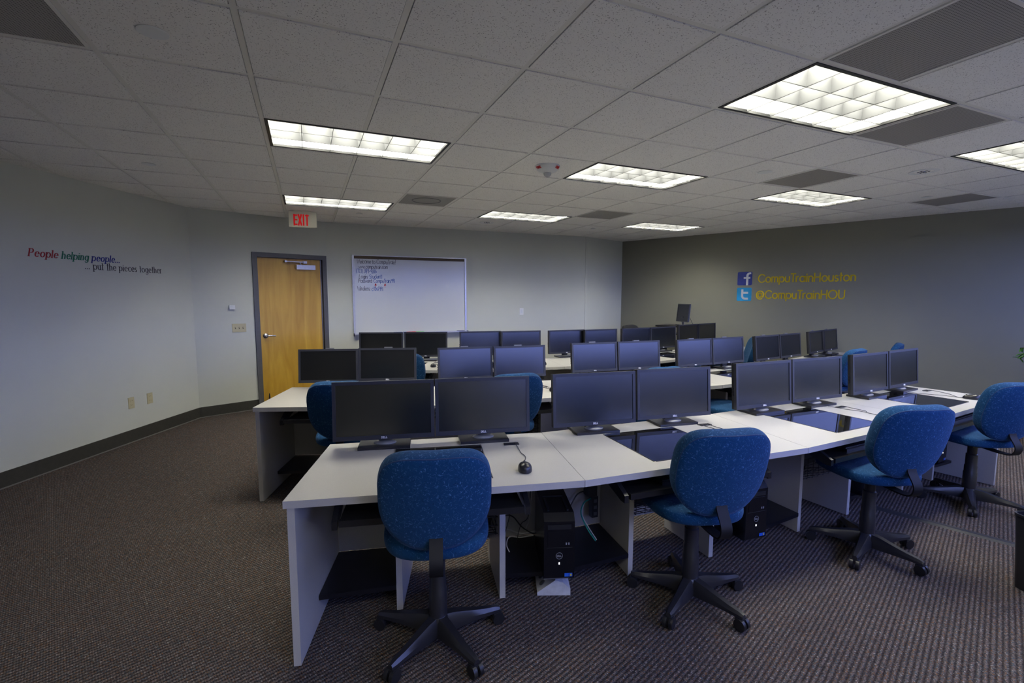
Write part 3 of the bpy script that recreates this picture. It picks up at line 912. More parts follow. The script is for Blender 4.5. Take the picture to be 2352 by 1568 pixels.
for x, y, r_, lab in ((-.33, .32, .057, 'nearest round white sprinkler cover in the upper left'), (-.95, 2.75, .05, 'round white sprinkler cover on the left side of the ceiling'),
        (.90, 4.55, .045, 'round sprinkler cover behind the light near the exit sign'), (4.54, 4.52, .045, 'tiny round sprinkler cover near the far corner'),
        (3.96, .89, .06, 'white sprinkler cover flush in the tile left of the middle air grille'), (6.53, .93, .05, 'round sprinkler cover near the farthest right air grille')):
    t = empty('sprinkler_cover', (x, y, HC), 0, lab, 'sprinkler cover', 'sprinkler covers in the ceiling')
    MB().lathe([(r_*.8, 0), (r_*.8, -.006), (r_, -.0065), (r_, -.009), (r_*.9, -.011)], 28).build('cover_disc', WHITEPL, t)
    MB().lathe([(r_*.82, -.002), (r_*.82, -.0062)], 28).build('painted_shadow_ring', LTRIM, t)  # black collar painted in as the shadow behind the cover
for x, y, lab in ((5.23, .33, 'round recessed ceiling speaker near the right ceiling lights'), (2.73, 4.61, 'round recessed ceiling speaker before the far middle light')):
    t = empty('ceiling_speaker', (x, y, HC), 0, lab, 'ceiling speaker', 'round recessed ceiling fittings')
    MB().lathe([(.070, -.001), (.074, -.006), (.104, -.008), (.108, -.003), (.108, 0)], 36, cap=False).build('outer_ring', WHITEPL, t)
    MB().lathe([(.113, -.0005), (.113, -.002), (.104, -.002)], 36, cap=False).build('painted_shadow_ring', LTRIM, t)  # flat black ring painted in as a shadow round the rim
    MB().lathe([(.071, -.001), (.071, -.003), (.002, -.003)], 28).build('dark_core', DFRAME, t)
    q = MB()
    for k in range(6):
        a = k*PI/3
        q.lathe([(.010, -.002), (.010, -.008), (.004, -.011)], 10, Matrix.Translation((.036*math.cos(a), .036*math.sin(a), 0)))
    q.lathe([(.016, -.002), (.014, -.010), (.004, -.014)], 14)
    q.build('chrome_cluster', CHROME, t)

st = empty('fire_strobe', (2.12, 1.49, HC), .35, 'white domed fire alarm strobe hanging from the ceiling', 'fire alarm')
MB().lathe([(.105, 0), (.105, -.008), (.098, -.026), (.075, -.048), (.045, -.06), (.02, -.062)], 36).build('dome', WHITEPL, st)
q = MB().lathe([(.032, -.055), (.032, -.072), (.024, -.086), (.010, -.094)], 20, None); q.build('strobe_lens', CLEARP, st)
MB().box((-.045, -.012, -.060), (.045, .012, -.052)).build('lens_bracket', LTRIM, st, smooth=False)
for ang in (-YAW-.85, -YAW+.95):
    mb = MB()
    mt = Matrix.Rotation(ang-.35, 4, 'Z') @ Matrix.Translation((0, -.093, -.036)) @ Matrix.Rotation(.75, 4, 'X') @ Matrix.Translation((-.026, 0, 0))
    lettering(mb, 'FIRE', .019, .0042, mt, sx=1.0, track=.15)
    mb.build('fire_print', INKRED, st, smooth=False)

ex = empty('exit_sign', (.207, 4.66, HC-.0), -.08, 'illuminated EXIT sign with red letters hanging above the door', 'exit sign')
MB().lathe([(.105, 0), (.105, -.014), (.09, -.02)], 32, sx=1.0, sy=.55).build('canopy', SIGNPL, ex)
MB().box((-.165, -.035, -.215), (.150, .030, -.018)).bevel(.008).build('sign_housing', SIGNPL, ex)
MB().box((.150, -.033, -.213), (.166, .028, -.018)).bevel(.003).build('side_cap', SIGNPL, ex)
lt = [('E', -.105), ('X', -.045), ('I', .012), ('T', .044)]
zb, zt_, w_ = -.190, -.058, .019
q = MB()
def bar(a, b):
    ribbon(q, [a, b], w_, 1, Matrix.Translation((0, -.0355, 0)), .002)
bar((-.100, zb), (-.100, zt_))
for z in (zb+.008, (zb+zt_)/2, zt_-.008): ribbon(q, [(-.098, z), (-.068, z)], .017, 1, Matrix.Translation((0, -.0355, 0)), .0024)
bar((-.050, zb), (-.016, zt_)); bar((-.016, zb), (-.050, zt_))
bar((.010, zb), (.010, zt_)); bar((.052, zb), (.052, zt_))
ribbon(q, [(.034, zt_-.008), (.070, zt_-.008)], .017, 1, Matrix.Translation((0, -.0355, 0)), .0024)
q.build('exit_letters', EXITR, ex, smooth=False)

# ------------------------------------------------------------------ desks
DT = .74
ORD = ['first', 'second', 'third', 'fourth', 'fifth', 'sixth']
ROWN = ['front', 'middle', 'back']
def ln2(a, b): return (Vector(b)-Vector(a)).length
desks = []
PORT = {(0, 0): (1.055, .58), (0, 1): (1.185, .568), (0, 2): (1.19, .49), (0, 3): (1.185, .46)}
def desk(ri, i, n, F0, F1, B1, B0, first_end, last_end):
    F0, F1, B0, B1 = map(Vector, (F0, F1, B0, B1))
    d = F1-F0; rz = math.atan2(d.y, d.x); L = d.length
    side = ' at its left end' if first_end else (' at its right end' if last_end else '')
    t = empty('computer_desk', (F0.x, F0.y, 0), rz, 'grey laminate desk with a black glass inset, %s from the left, %s row' % (ORD[i], ROWN[ri]), 'desk', 'computer desks in three curved rows')
    inv = Matrix.Rotation(-rz, 2)
    b0 = inv @ (B0-F0); b1 = inv @ (B1-F0)
    g = .0012
    poly = [(g, 0), (L-g, 0), (b1.x-g, b1.y), (b0.x+g, b0.y)]
    mb = MB().prism(poly, DT-.032, DT).bevel(.009, 3)
    mb.build('tabletop', LAM, t)
    sc_ = L/1.36
    g0, g1 = .44*sc_, .925*sc_
    q = MB().prism([(g0+.012, .10), (g1-.012, .10), (g1, .112), (g1, .60), (g0, .60), (g0, .112)], DT-.012, DT+.0015)
    q.build('glass_panel', GLASSBLK, t, smooth=False)
    q = MB()
    for a, b in (((g0-.004, .10, DT-.002), (g0, .60, DT+.0025)), ((g1, .10, DT-.002), (g1+.004, .60, DT+.0025)), ((g0+.008, .096, DT-.002), (g1-.008, .10, DT+.0025))):
        q.box(a, b)
    q.build('glass_edging', BLKS, t, smooth=False)
    def side_x(v, left):      # x of the slanted desk end at depth v
        return (b0.x*v/b0.y) if left else (L+(b1.x-L)*v/b1.y)
    vb = .70
    # bay panels with a cut-back upper corner for the tray arms
    pl, pr_ = .455*sc_ if not first_end else .46*sc_, 1.01*sc_
    for k, px in enumerate((pl, pr_)):
        V = [(.31, 0), (.31, .58), (.20, .71), (vb+.02, .71), (vb+.02, 0)] if False else [(.31, 0.004), (.31, .60), (.40, DT-.033), (vb+.02, DT-.033), (vb+.02, 0.004)]
        mb = MB()
        lean = .045 if k == 0 else -.01
        pts = [(px+dx+lean*(v-.31)*2, v, z) for dx in (-.015, .015) for v, z in V]
        n_ = len(V)
        mb.poly(pts, [tuple(range(n_)), tuple(range(n_, 2*n_))[::-1]] + [(q_, (q_+1) % n_, n_+(q_+1) % n_, n_+q_) for q_ in range(n_)])
        mb.build('support_panel', LAM, t, smooth=False)
    for left in (True, False):
        if (left and first_end) or (not left and last_end):
            a, b = side_x(.012, left), side_x(b0.y-.02, left)
            s = 1 if left else -1
            mb = MB().prism([(a+s*.012, .012), (a+s*.042, .012), (b+s*.042, b0.y-.02), (b+s*.012, b0.y-.02)][::s], .004, DT-.033)
            ep = mb.build('end_panel', LAM, t, smooth=False)
    # modesty panel between worktop and shelf
    x0 = side_x(vb, True)+(.045 if first_end else 0); x1 = side_x(vb, False)-(.045 if last_end else 0)
    MB().box((x0, vb-.018, .14), (x1, vb, DT-.033)).build('back_panel', LAM, t, smooth=False)
    # low black shelves either side of the bay
    sv = .285
    a0 = side_x(sv, True)+(.045 if first_end else 0); a1 = side_x(vb-.02, True)+(.045 if first_end else 0)
    MB().prism([(a0, sv), (pl-.017, sv+.02), (pl+.008, vb-.02), (a1, vb-.02)], .115, .138).build('shelf', BLKLAM, t, smooth=False)
    c0 = side_x(sv, False)-(.045 if last_end else 0); c1 = side_x(vb-.02, False)-(.045 if last_end else 0)
    MB().prism([(pr_+.017, sv+.02), (c0, sv), (c1, vb-.02), (pr_+.002, vb-.02)], .115, .138).build('shelf', BLKLAM, t, smooth=False)
    # keyboard tray hung on two slanted arms
    t0, t1 = .20*sc_, 1.09*sc_
    q = MB().box((t0+.03, -.005, .625), (t1-.03, .27, .637)).box((t0+.03, -.018, .618), (t1-.03, .004, .646)).box((t0+.03, .262, .625), (t1-.03, .274, .66))
    tr = q.bevel(.003).build('keyboard_tray', STEEL, t)
    for x in (t0, t1-.022):
        mb = MB()
        V = [(-.012, .605), (.02, .605), (.30, DT-.045), (.30, DT-.033), (.12, DT-.033), (-.012, .64)]
        pts = [(x+dx, v, z) for dx in (0, .022) for v, z in V]; n_ = 6
        mb.poly(pts, [tuple(range(n_)), tuple(range(n_, 2*n_))[::-1]] + [(q_, (q_+1) % n_, n_+(q_+1) % n_, n_+q_) for q_ in range(n_)])
        mb.build('tray_arm', STEEL, tr, smooth=False)
    # sloping cradle and wire basket for the monitor below the glass
    x0, x1 = pl+.02, pr_-.02
    mb = MB()
    V = [(.36, .50), (.62, .27), (.63, .28), (.37, .515)]
    pts = [(x, v, z) for x in (x0+.02, x1) for v, z in V]
    mb.poly(pts, [(0, 1, 2, 3), (7, 6, 5, 4), (0, 1, 5, 4), (1, 2, 6, 5), (2, 3, 7, 6), (3, 0, 4, 7)])
    mb.box((x0+.03, .62, .24), (x1, .635, .70))
    mb.build('monitor_cradle', STEEL, t, smooth=False)
    mb = MB(); wr = .0022
    nx = 9
    for k in range(nx):
        x = x0+.03+(x1-x0-.04)*k/(nx-1)
        mb.tube([(x, .34, .48), (x, .34, .34), (x, .62, .26)], wr, 4)
    for k in range(4):
        mb.tube([(x0+.02, .34, .48-.045*k), (x1, .34, .48-.045*k)], wr, 4)
    for k in range(4):
        f_ = (k+1)/5
        mb.tube([(x0+.02, .34+.28*f_, .34-.08*f_), (x1, .34+.28*f_, .34-.08*f_)], wr, 4)
    for xx in (x0+.028, x1-.006):
        for k in range(4):
            mb.tube([(xx, .34, .48-.045*k), (xx, .62, .48-.055*k)], wr, 4)
    mb.build('wire_basket', WIRE, t, smooth=False)
    # cable port let into the worktop
    u, v_ = PORT.get((ri, i), (1.055*sc_, .58))
    pt = MB().prism([(u-.042, v_-.018), (u+.042, v_-.018), (u+.042, v_+.02), (u-.042, v_+.02)], DT-.004, DT+.004).bevel(.002).build('cable_port', BLKS, t)
    MB().box((u-.008, v_-.008, DT+.003), (u+.012, v_+.008, DT+.006)).build('port_plug', BLK, pt, smooth=False)
    desks.append((ri, i, t, rz, L, Vector((F0.x, F0.y)), sc_))
    return t

ROWS = [
 dict(F=[(.091, -.092), (1.351, -.387), (2.742, -.475), (4.12, -.405), (5.467, -.264)],
      B=[(.305, .634), (1.51, .371), (2.844, .306), (4.10, .345), (5.34, .480)]),
 dict(F=[(-.19, 1.80), (1.08, 1.335), (2.42, 1.185), (3.79, 1.09), (5.14, 1.17), (6.45, 1.42), (7.70, 1.78)],
      B=[(.061, 2.559), (1.25, 2.10), (2.52, 1.94), (3.81, 1.85), (5.07, 1.925), (6.25, 2.155), (7.43, 2.50)]),
 dict(F=[(.50, 3.50), (1.70, 2.93), (3.00, 2.69), (4.30, 2.62), (5.63, 2.82), (6.93, 3.22)],
      B=[(.80, 4.20), (1.92, 3.67), (3.13, 3.44), (4.28, 3.375), (5.48, 3.57), (6.68, 3.93)]),
]
for ri, r_ in enumerate(ROWS):
    F, B = r_['F'], r_['B']; n = len(F)-1
    for i in range(n):
        desk(ri, i, n, F[i], F[i+1], B[i+1], B[i], i == 0, i == n-1)
def on_desk(k, u, v, z=DT):
    ri, i, t, rz, L, F0, s_ = desks[k]
    p = Matrix.Rotation(rz, 2) @ Vector((u, v))
    return Vector((F0.x+p.x, F0.y+p.y, z)), rz

# ------------------------------------------------------------------ monitors
def make_monitor(w, h, kind):
    t = empty('flat_monitor', (0, 0, 0))
    # local: base centre on the worktop, screen faces -y
    bt = .016
    MB().box((-.14, -.085, .001), (.14, .085, bt)).bevel(.004).build('stand_base', BLKS if kind else BLK, t)
    MB().lathe([(.062, bt), (.062, bt+.004), (.05, bt+.010), (.03, bt+.012)], 28, Matrix.Translation((0, -.005, 0)), sx=1.0, sy=.62).build('stand_collar', SILVER, t)
    MB().box((-.038, .025, bt), (.038, .055, h*.85)).bevel(.006).build('stand_neck', BLKS, t)
    return t
def monitor_head(t, w, h, zb_, handle, yo, TILT):
    hd_ = empty('head', (0, 0, 0)); bpy.data.objects.remove(hd_)
    mt = Matrix.Translation((0, yo, zb_)) @ Matrix.Rotation(-TILT, 4, 'X')
    bz = .0185; bb = .024
    mb = MB()
    q = [(-w/2, 0), (w/2, 0), (w/2, h), (-w/2, h)]
    # bezel ring
    for a, b in (((-w/2, 0, 0), (w/2, .020, bb)), ((-w/2, 0, h-bz), (w/2, .020, h)), ((-w/2, 0, bb), (-w/2+bz, .020, h-bz)), ((w/2-bz, 0, bb), (w/2, .020, h-bz))):
        mb.box(a, b, mt)
    bez = mb.build('bezel', BEZ, t, smooth=False)
    MB().box((-w/2+bz, .004, bb), (w/2-bz, .012, h-bz), mt).build('screen', SCREEN, t, smooth=False)
    mb = MB().box((-w/2+.002, .018, .002), (w/2-.002, .042, h-.002), mt)
    mb.prism([(-w*.36, .042), (w*.36, .042), (w*.26, .062), (-w*.26, .062)], h*.12, h*.86, mt)
    mb.build('rear_housing', BLK, t, smooth=False)
    mb = MB(); lettering(mb, 'DELL', .0095, .0022, mt @ Matrix.Translation((-.016, 0, .0075)), track=.12, sx=1.05)
    mb.build('maker_logo', LOGOW, t, smooth=False)
    if handle:
        MB().box((-.036, .05, h-.03), (.036, .072, h+.009), mt).bevel(.007, 3).build('stand_handle', HANDLE, t)
    mb = MB()
    for k in range(3): mb.box((-w/2-.003, .026, h*.3+k*.022), (-w/2+.002, .036, h*.3+k*.022+.014), mt)
    mb.build('usb_ports', BLK, t, smooth=False)

def proto(w, h, zb_, handle, yo, tl):
    t = make_monitor(w, h, 1)
    monitor_head(t, w, h, zb_, handle, yo, tl)
    return t
# (x, y, yaw degrees) of the middle of each screen's top edge
MON = [
 [(.588, .488, -12.7), (1.133, .376, -11.6), (1.828, .272, -9.0), (2.411, .224, -7.7), (3.219, .206, -.8), (3.800, .208, -1.4), (4.494, .227, 4.6), (5.065, .283, 6.1)],
 [(.374, 2.346, -16.9), (.876, 2.236, -16.5), (1.557, 2.033, -6.8), (2.072, 1.942, -6.4), (2.911, 1.935, -5.0), (3.44, 1.892, -4.4), (4.164, 1.842, 1.8), (4.683, 1.857, 3.3), (5.357, 1.879, 8.8), (5.862, 1.953, 10.5), (6.632, 2.135, 15.9), (7.11, 2.254, 15.4)],
 [(1.065, 4.002, -19.0), (1.601, 3.838, -19.8), (2.29, 3.681, -7.0), (2.818, 3.547, -6.0), (3.46, 3.453, -1.3), (3.973, 3.389, 2.6), (4.594, 3.41, 6.0), (5.138, 3.466, 8.8), (5.916, 3.767, 14.4), (6.457, 3.904, 15.8)]]
MSPEC = [(.549, .325, .043, 0, -.035, .07), (.516, .30, .062, 1, -.035, .10), (.549, .320, .052, 0, -.035, .035)]
for ri in range(3):
    w, h, zb_, hnd, yo, tl = MSPEC[ri]
    pr = None
    for k, (x, y, a) in enumerate(MON[ri]):
        if pr is None: pr = proto(w, h, zb_, hnd, yo, tl); o = pr
        else: o = copy_tree(pr)
        a = R(a)
        nx_, ny_ = -math.sin(a), math.cos(a)
        off = -(yo+math.sin(tl)*h)      # from the top edge of the screen back to the base centre
        o.location = (x+nx_*off, y+ny_*off, DT); o.rotation_euler = (0, 0, a)
        lab = 'black monitor, %s of the pair on the %s desk from the left, %s row' % ('left' if k % 2 == 0 else 'right', ORD[k//2], ROWN[ri])
        tag(o, lab, 'monitor', 'paired monitors on the %s row' % ROWN[ri])

# ------------------------------------------------------------------ mice and keyboards
def make_mouse():
    t = empty('computer_mouse', (0, 0, 0))
    rings = []
    for f_, z in ((1, .001), (1.02, .010), (.97, .020), (.82, .029), (.55, .035), (.2, .0375)):
        ring = []
        for k in range(24):
            a = 2*PI*k/24
            wx = .030*(1-.12*math.sin(a)); ly = .050
            ring.append((wx*math.cos(a)*f_, ly*math.sin(a)*f_-.004*(1-f_), z-(.004*math.sin(a) if z > .012 else 0)))
        rings.append([(a_*1.1, b_*1.1, c_*1.08) for a_, b_, c_ in ring])
    MB().rings(rings).build('mouse_body', BLKS, t)
    MB().lathe([(.0075, -.003), (.0085, 0), (.0075, .003)], 14, Matrix.Translation((0, .031, .0285)) @ Matrix.Rotation(PI/2, 4, 'Y')).build('scroll_wheel', CORDC, t)
    return t
mouse0 = make_mouse()
MOUSE = {0: (1.049, .175, -.1), 1: (1.20, .17, .1), 2: (1.16, .16, .1), 3: (1.075, .13, .35), 5: (1.08, .25, .0), 10: (1.05, .25, .1), 11: (1.12, .22, .0)}
first = True
for k, (u, v, da) in MOUSE.items():
    o = mouse0 if first else copy_tree(mouse0)
    first = False
    p, rz = on_desk(k, u, v)
    o.location = p; o.rotation_euler = (0, 0, rz+da)
    ri, i = desks[k][0], desks[k][1]
    tag(o, 'black mouse on the %s desk from the left, %s row' % (ORD[i], ROWN[ri]), 'mouse', 'computer mice on the desks')
    s_ = desks[k][6]
    c, s = math.cos(da), math.sin(da)
    def rel(du, dv, z=.004):   # desk coordinates -> mouse-local
        a_, b_ = du-u, dv-v
        return (a_*c+b_*s, -a_*s+b_*c, z)
    pu, pv = PORT.get((ri, i), (1.055*s_, .58)); pu += .012
    w1 = .03 if k == 0 else -.02
    path = smooth_path([(0, .05, .008), (0, .075, .004), rel((u+pu)/2+w1, v+.17*(pv-.02)/.56), rel((u+pu)/2+.02, pv-.16), rel(pu+.012, pv-.06), rel(pu+.004, pv-.005, .008)], 7)
    cb = MB().tube(path, .0019, 6).build('mouse_cable', CORDC, o)

def make_keyboard():
    t = empty('keyboard', (0, 0, 0))
    MB().box((-.22, -.075, 0), (.22, .075, .016)).bevel(.004).build('keyboard_case', BLK, t)
    q = MB()
    for r_ in range(5):
        for c_ in range(19):
            q.box((-.208+c_*.0219, -.062+r_*.0235, .015), (-.208+c_*.0219+.018, -.062+r_*.0235+.019, .021))
    q.build('keys', BLKS, t, smooth=False)
    return t
kb = make_keyboard(); first = True
for k in (0, 1, 2, 3):
    o = kb if first else copy_tree(kb); first = False
    p, rz = on_desk(k, .66*desks[k][6], .115, .6375)
    o.location = p; o.rotation_euler = (0, 0, rz)
    tag(o, 'black keyboard on the tray of the %s desk from the left, front row' % ORD[k], 'keyboard', 'keyboards on the pull-out trays')

# ------------------------------------------------------------------ computer towers
def make_tower():
    t = empty('computer_tower', (0, 0, 0))
    w, d, h = .078, .36, .345
    MB().prism([(0, 0), (0, 0)], 0, 0) if False else None
    mb = MB()
    V = [(.012, 0), (.0, .012), (0, h-.035), (.03, h), (d, h), (d, 0)]
    pts = [(x, v, z) for x in (-w, w) for v, z in V]; n_ = 6
    mb.poly(pts, [tuple(range(n_)), tuple(range(n_, 2*n_))[::-1]] + [(q_, (q_+1) % n_, n_+(q_+1) % n_, n_+q_) for q_ in range(n_)])
    mb.bevel(.005)
    mb.build('tower_case', TOWER, t)
    MB().box((-.060, -.003, h-.075), (.060, .002, h-.052)).build('disc_drive', BLK, t, smooth=False)
    MB().box((-.066, -.0015, .172), (.066, .001, .174)).build('front_seam', LTRIM, t, smooth=False)
    MB().box((-.060, -.002, .18), (.060, .001, h-.085)).build('drive_bay', TOWER, t, smooth=False)
    q = MB()
    for x in (.035, .048): q.box((x-.0035, -.0035, .188), (x+.0035, -.0015, .200))
    q.build('usb_ports', SILVER, t, smooth=False)
    mb = MB()
    mt = Matrix.Translation((0, 0, .13)) @ Matrix.Rotation(PI/2, 4, 'X')
    mb.lathe([(.0155, 0), (.0155, .002), (.0175, .002), (.0175, 0)], 28, mt, cap=False)
    lettering(mb, 'DELL', .0085, .0018, Matrix.Translation((-.0125, -.0005, .126)), track=.1, sx=.9)
    mb.build('maker_badge', SILVER, t, smooth=False)
    MB().box((-.003, -.002, .085), (.003, 0, .095)).build('power_button', LEDW, t, smooth=False)
    MB().box((.028, -.0015, .018), (.050, .0, .036)).build('sticker', STICKB, t, smooth=False)
    st_ = MB().box((.052, -.0015, .018), (.068, .0, .036)).build('sticker', STICKB, t, smooth=False)
    MB().box((.056, -.0022, .022), (.064, -.0012, .032)).build('sticker_mark', STICKY, st_, smooth=False)
    q = MB()
    for a, b in (((-.055, .05, h), (-.045, .20, h+.004)), ((.045, .05, h), (.055, .20, h+.004)), ((-.055, .22, h), (.055, .23, h+.003))): q.box(a, b)
    q.build('top_ribs', BLK, t, smooth=False)
    return t
tw = make_tower(); first = True
for k, u, v, da in ((0, 1.235, .205, -.10), (1, 1.245, .185, -.02), (2, 1.20, .27, .05), (3, 1.14, .30, 0.0)):
    o = tw if first else copy_tree(tw); first = False
    p, rz = on_desk(k, u, v, .1385)
    o.location = p; o.rotation_euler = (0, 0, rz+da)
    tag(o, 'black computer tower on the low shelf at the right of the %s desk, front row' % ORD[k], 'computer tower', 'computer towers under the front row')

# grey metal cable box on the floor below the first tower
p, rz = on_desk(0, 1.235, .29, 0)
bx = empty('cable_box', p, rz-.16, 'grey metal cable box on the carpet below the first computer tower', 'cable box')
mb = MB()
pts = [(-.09, 0, .0), (.085, 0, .0), (.085, 0, .035), (.045, 0, .072), (.005, 0, .085), (-.09, 0, .018), ]
V = [(x, y*1.0+dy, z) for dy in (0, .26) for x, y, z in pts]
n_ = 6
mb.poly(V, [tuple(range(n_)), tuple(range(n_, 2*n_))[::-1]] + [(q_, (q_+1) % n_, n_+(q_+1) % n_, n_+q_) for q_ in range(n_)])
mb.bevel(.002).build('metal_body', GREYM, bx, smooth=False)
q = MB()
for yy in (.05, .11, .17):
    nrm = Matrix.Translation((-.0425+.018*(-1)**int(yy*100), yy, .0525+.0125*(-1)**int(yy*100))) @ Matrix.Rotation(-math.atan2(.067, .095), 4, 'Y')
    q.lathe([(.017, 0), (.017, .003), (.013, .004)], 20, nrm)
q.build('knockout', DFRAME, bx)

# ------------------------------------------------------------------ cables under the front row
def cable(pts, r_, m, label):
    P = []
    for (k, u, v, z) in pts:
        p, rz = on_desk(k, u, v, z); P.append(p)
    o = MB().tube(smooth_path(P, 7), r_, 6).build('cable', m)
    tag(o, label, 'cable', 'cables hanging behind the first computer tower')
cable([(0, .98, .64, .24), (0, 1.03, .65, .285), (0, 1.08, .66, .27), (0, 1.13, .65, .21), (0, 1.19, .64, .17), (0, 1.24, .64, .16)], .0038, CORDC, 'thick black cable arching below the first tray, left of the tower')
cable([(0, .98, .66, .215), (0, 1.06, .66, .19), (0, 1.13, .66, .163), (0, 1.22, .66, .17)], .004, WCAB, 'upper white cable running left to right behind the first tower')
cable([(0, 1.03, .50, .145), (0, 1.02, .54, .17), (0, 1.05, .60, .18), (0, 1.12, .63, .155), (0, 1.20, .64, .155)], .0036, WCAB, 'lower white cable curling down onto the black shelf')
cable([(0, 1.065, .66, .70), (0, 1.06, .665, .45), (0, 1.06, .66, .30), (0, 1.04, .62, .25), (0, 1.01, .60, .17)], .0022, CORDC, 'thin black cable dropping beside the bay panel')
cable([(0, 1.19, .65, .70), (0, 1.175, .65, .30), (0, 1.12, .62, .24), (0, 1.08, .57, .15)], .0022, CORDC, 'thin black cable slanting down to the shelf')
cable([(0, 1.205, .67, .70), (0, 1.19, .67, .32), (0, 1.175, .665, .23), (0, 1.15, .645, .185)], .003, WCAB, 'white cable dropping beside the first tower')
cable([(0, .98, .20, .655), (0, 1.03, .26, .665), (0, 1.08, .34, .69)], .0025, WCAB, 'white cable crossing above the first keyboard tray')
cable([(1, .26, .65, .70), (1, .25, .66, .60), (1, .30, .66, .52), (1, .33, .64, .485)], .0035, CORDC, 'black cable hanging from the worktop right of the tower')
cable([(1, .37, .60, .35), (1, .31, .58, .335), (1, .285, .56, .28), (1, .31, .52, .20), (1, .34, .48, .145)], .0038, TEAL, 'teal cable looping below the black power brick')
cable([(1, .38, .62, .34), (1, .325, .60, .325), (1, .30, .575, .27), (1, .325, .535, .20), (1, .352, .49, .145)], .0034, WCAB, 'white cable looping alongside the teal one')
cable([(1, .35, .63, .39), (1, .30, .64, .37), (1, .25, .63, .31), (1, .20, .62, .24)], .004, CORDC, 'thick black cable curving down behind the tower')
p, rz = on_desk(1, .355, .58, .43)
o = empty('power_brick', p, rz, 'black power brick hanging high beside the second desk panel', 'power supply')
MB().box((-.03, -.03, -.045), (.03, .03, .045)).bevel(.005).build('brick_body', BLK, o)
MB().tube([(0, 0, .045), (0, .01, .27)], .003, 6).build('brick_cord', CORDC, o)
p, rz = on_desk(1, .39, .60, .30)
o = empty('power_strip', p, rz, 'black power strip fixed upright below the power brick', 'power strip')
MB().box((-.02, -.02, -.065), (.02, .02, .065)).bevel(.004).build('strip_body', BLKS, o)
q = MB()
for z in (-.04, 0, .04): q.box((-.010, -.024, z-.010), (.010, -.019, z+.010))
q.build('strip_socket', DFRAME, o, smooth=False)

# floor cord cover
a = Vector((4.06, -.10)); b = Vector((4.31, -.83)); d = (b-a)
mb = MB()
mt = Matrix.Translation((a.x, a.y, 0)) @ Matrix.Rotation(math.atan2(d.y, d.x), 4, 'Z')
V = [(-.036, 0), (-.02, .010), (.02, .010), (.036, 0)]
pts = [(x, y, z) for x in (0, d.length) for y, z in V]
mb.poly([mt @ Vector(p_) for p_ in pts], [(0, 1, 2, 3), (7, 6, 5, 4), (0, 1, 5, 4), (1, 2, 6, 5), (2, 3, 7, 6), (3, 0, 4, 7)])
o = mb.build('cord_cover', CORDC, None, smooth=False)
tag(o, 'flat black rubber cord cover running across the carpet to the desks', 'cord cover')

# ------------------------------------------------------------------ chairs
def pad(outline, thick, puff, bend, mtx, n=56):
    """cushion: outline(a)->(x,z) ; thickness along y; bend(x,z)->y offset"""
    O = [outline(2*PI*k/n) for k in range(n)]
    cx = sum(p[0] for p in O)/n; cz = sum(p[1] for p in O)/n
    rings = []
    prof = []
    h = thick/2
    for s_ in (.06, .3, .55, .75, .9): prof.append((s_, -h-puff*(1-s_*s_)))
    for k in range(1, 8):
        a = -PI/2+PI*k/8
        prof.append((.955+.045*math.cos(a), h*math.sin(a)))
    for s_ in (.9, .75, .55, .3, .06): prof.append((s_, h+puff*(1-s_*s_)))
    for s_, y in prof:
        ring = []
        for x, z in O:
            X, Z = cx+(x-cx)*s_, cz+(z-cz)*s_
            ring.append(mtx @ Vector((X, y+bend(X, Z), Z)))
        rings.append(ring)
    return rings, [mtx @ Vector((cx+(x-cx)*.972, -h*.90+bend(x, z), cz+(z-cz)*.972)) for x, z in O]

def back_outline(a):
    c, s = math.cos(a), math.sin(a)
    e = 2/(3.9 if s > 0 else 2.9)
    x = abs(c)**e*math.copysign(1, c); z = abs(s)**e*math.copysign(1, s)
    if z > 0: W = .226-.014*z*z
    else: W = .226-.036*z*z
    return (x*W, z*(.212 if z > 0 else .228))
def seat_outline(a):
    c, s = math.cos(a), math.sin(a)
    e = 2/2.9
    x = abs(c)**e*math.copysign(1, c); z = abs(s)**e*math.copysign(1, s)
    return (x*(.245-.02*(1-z)*.5), z*.240)

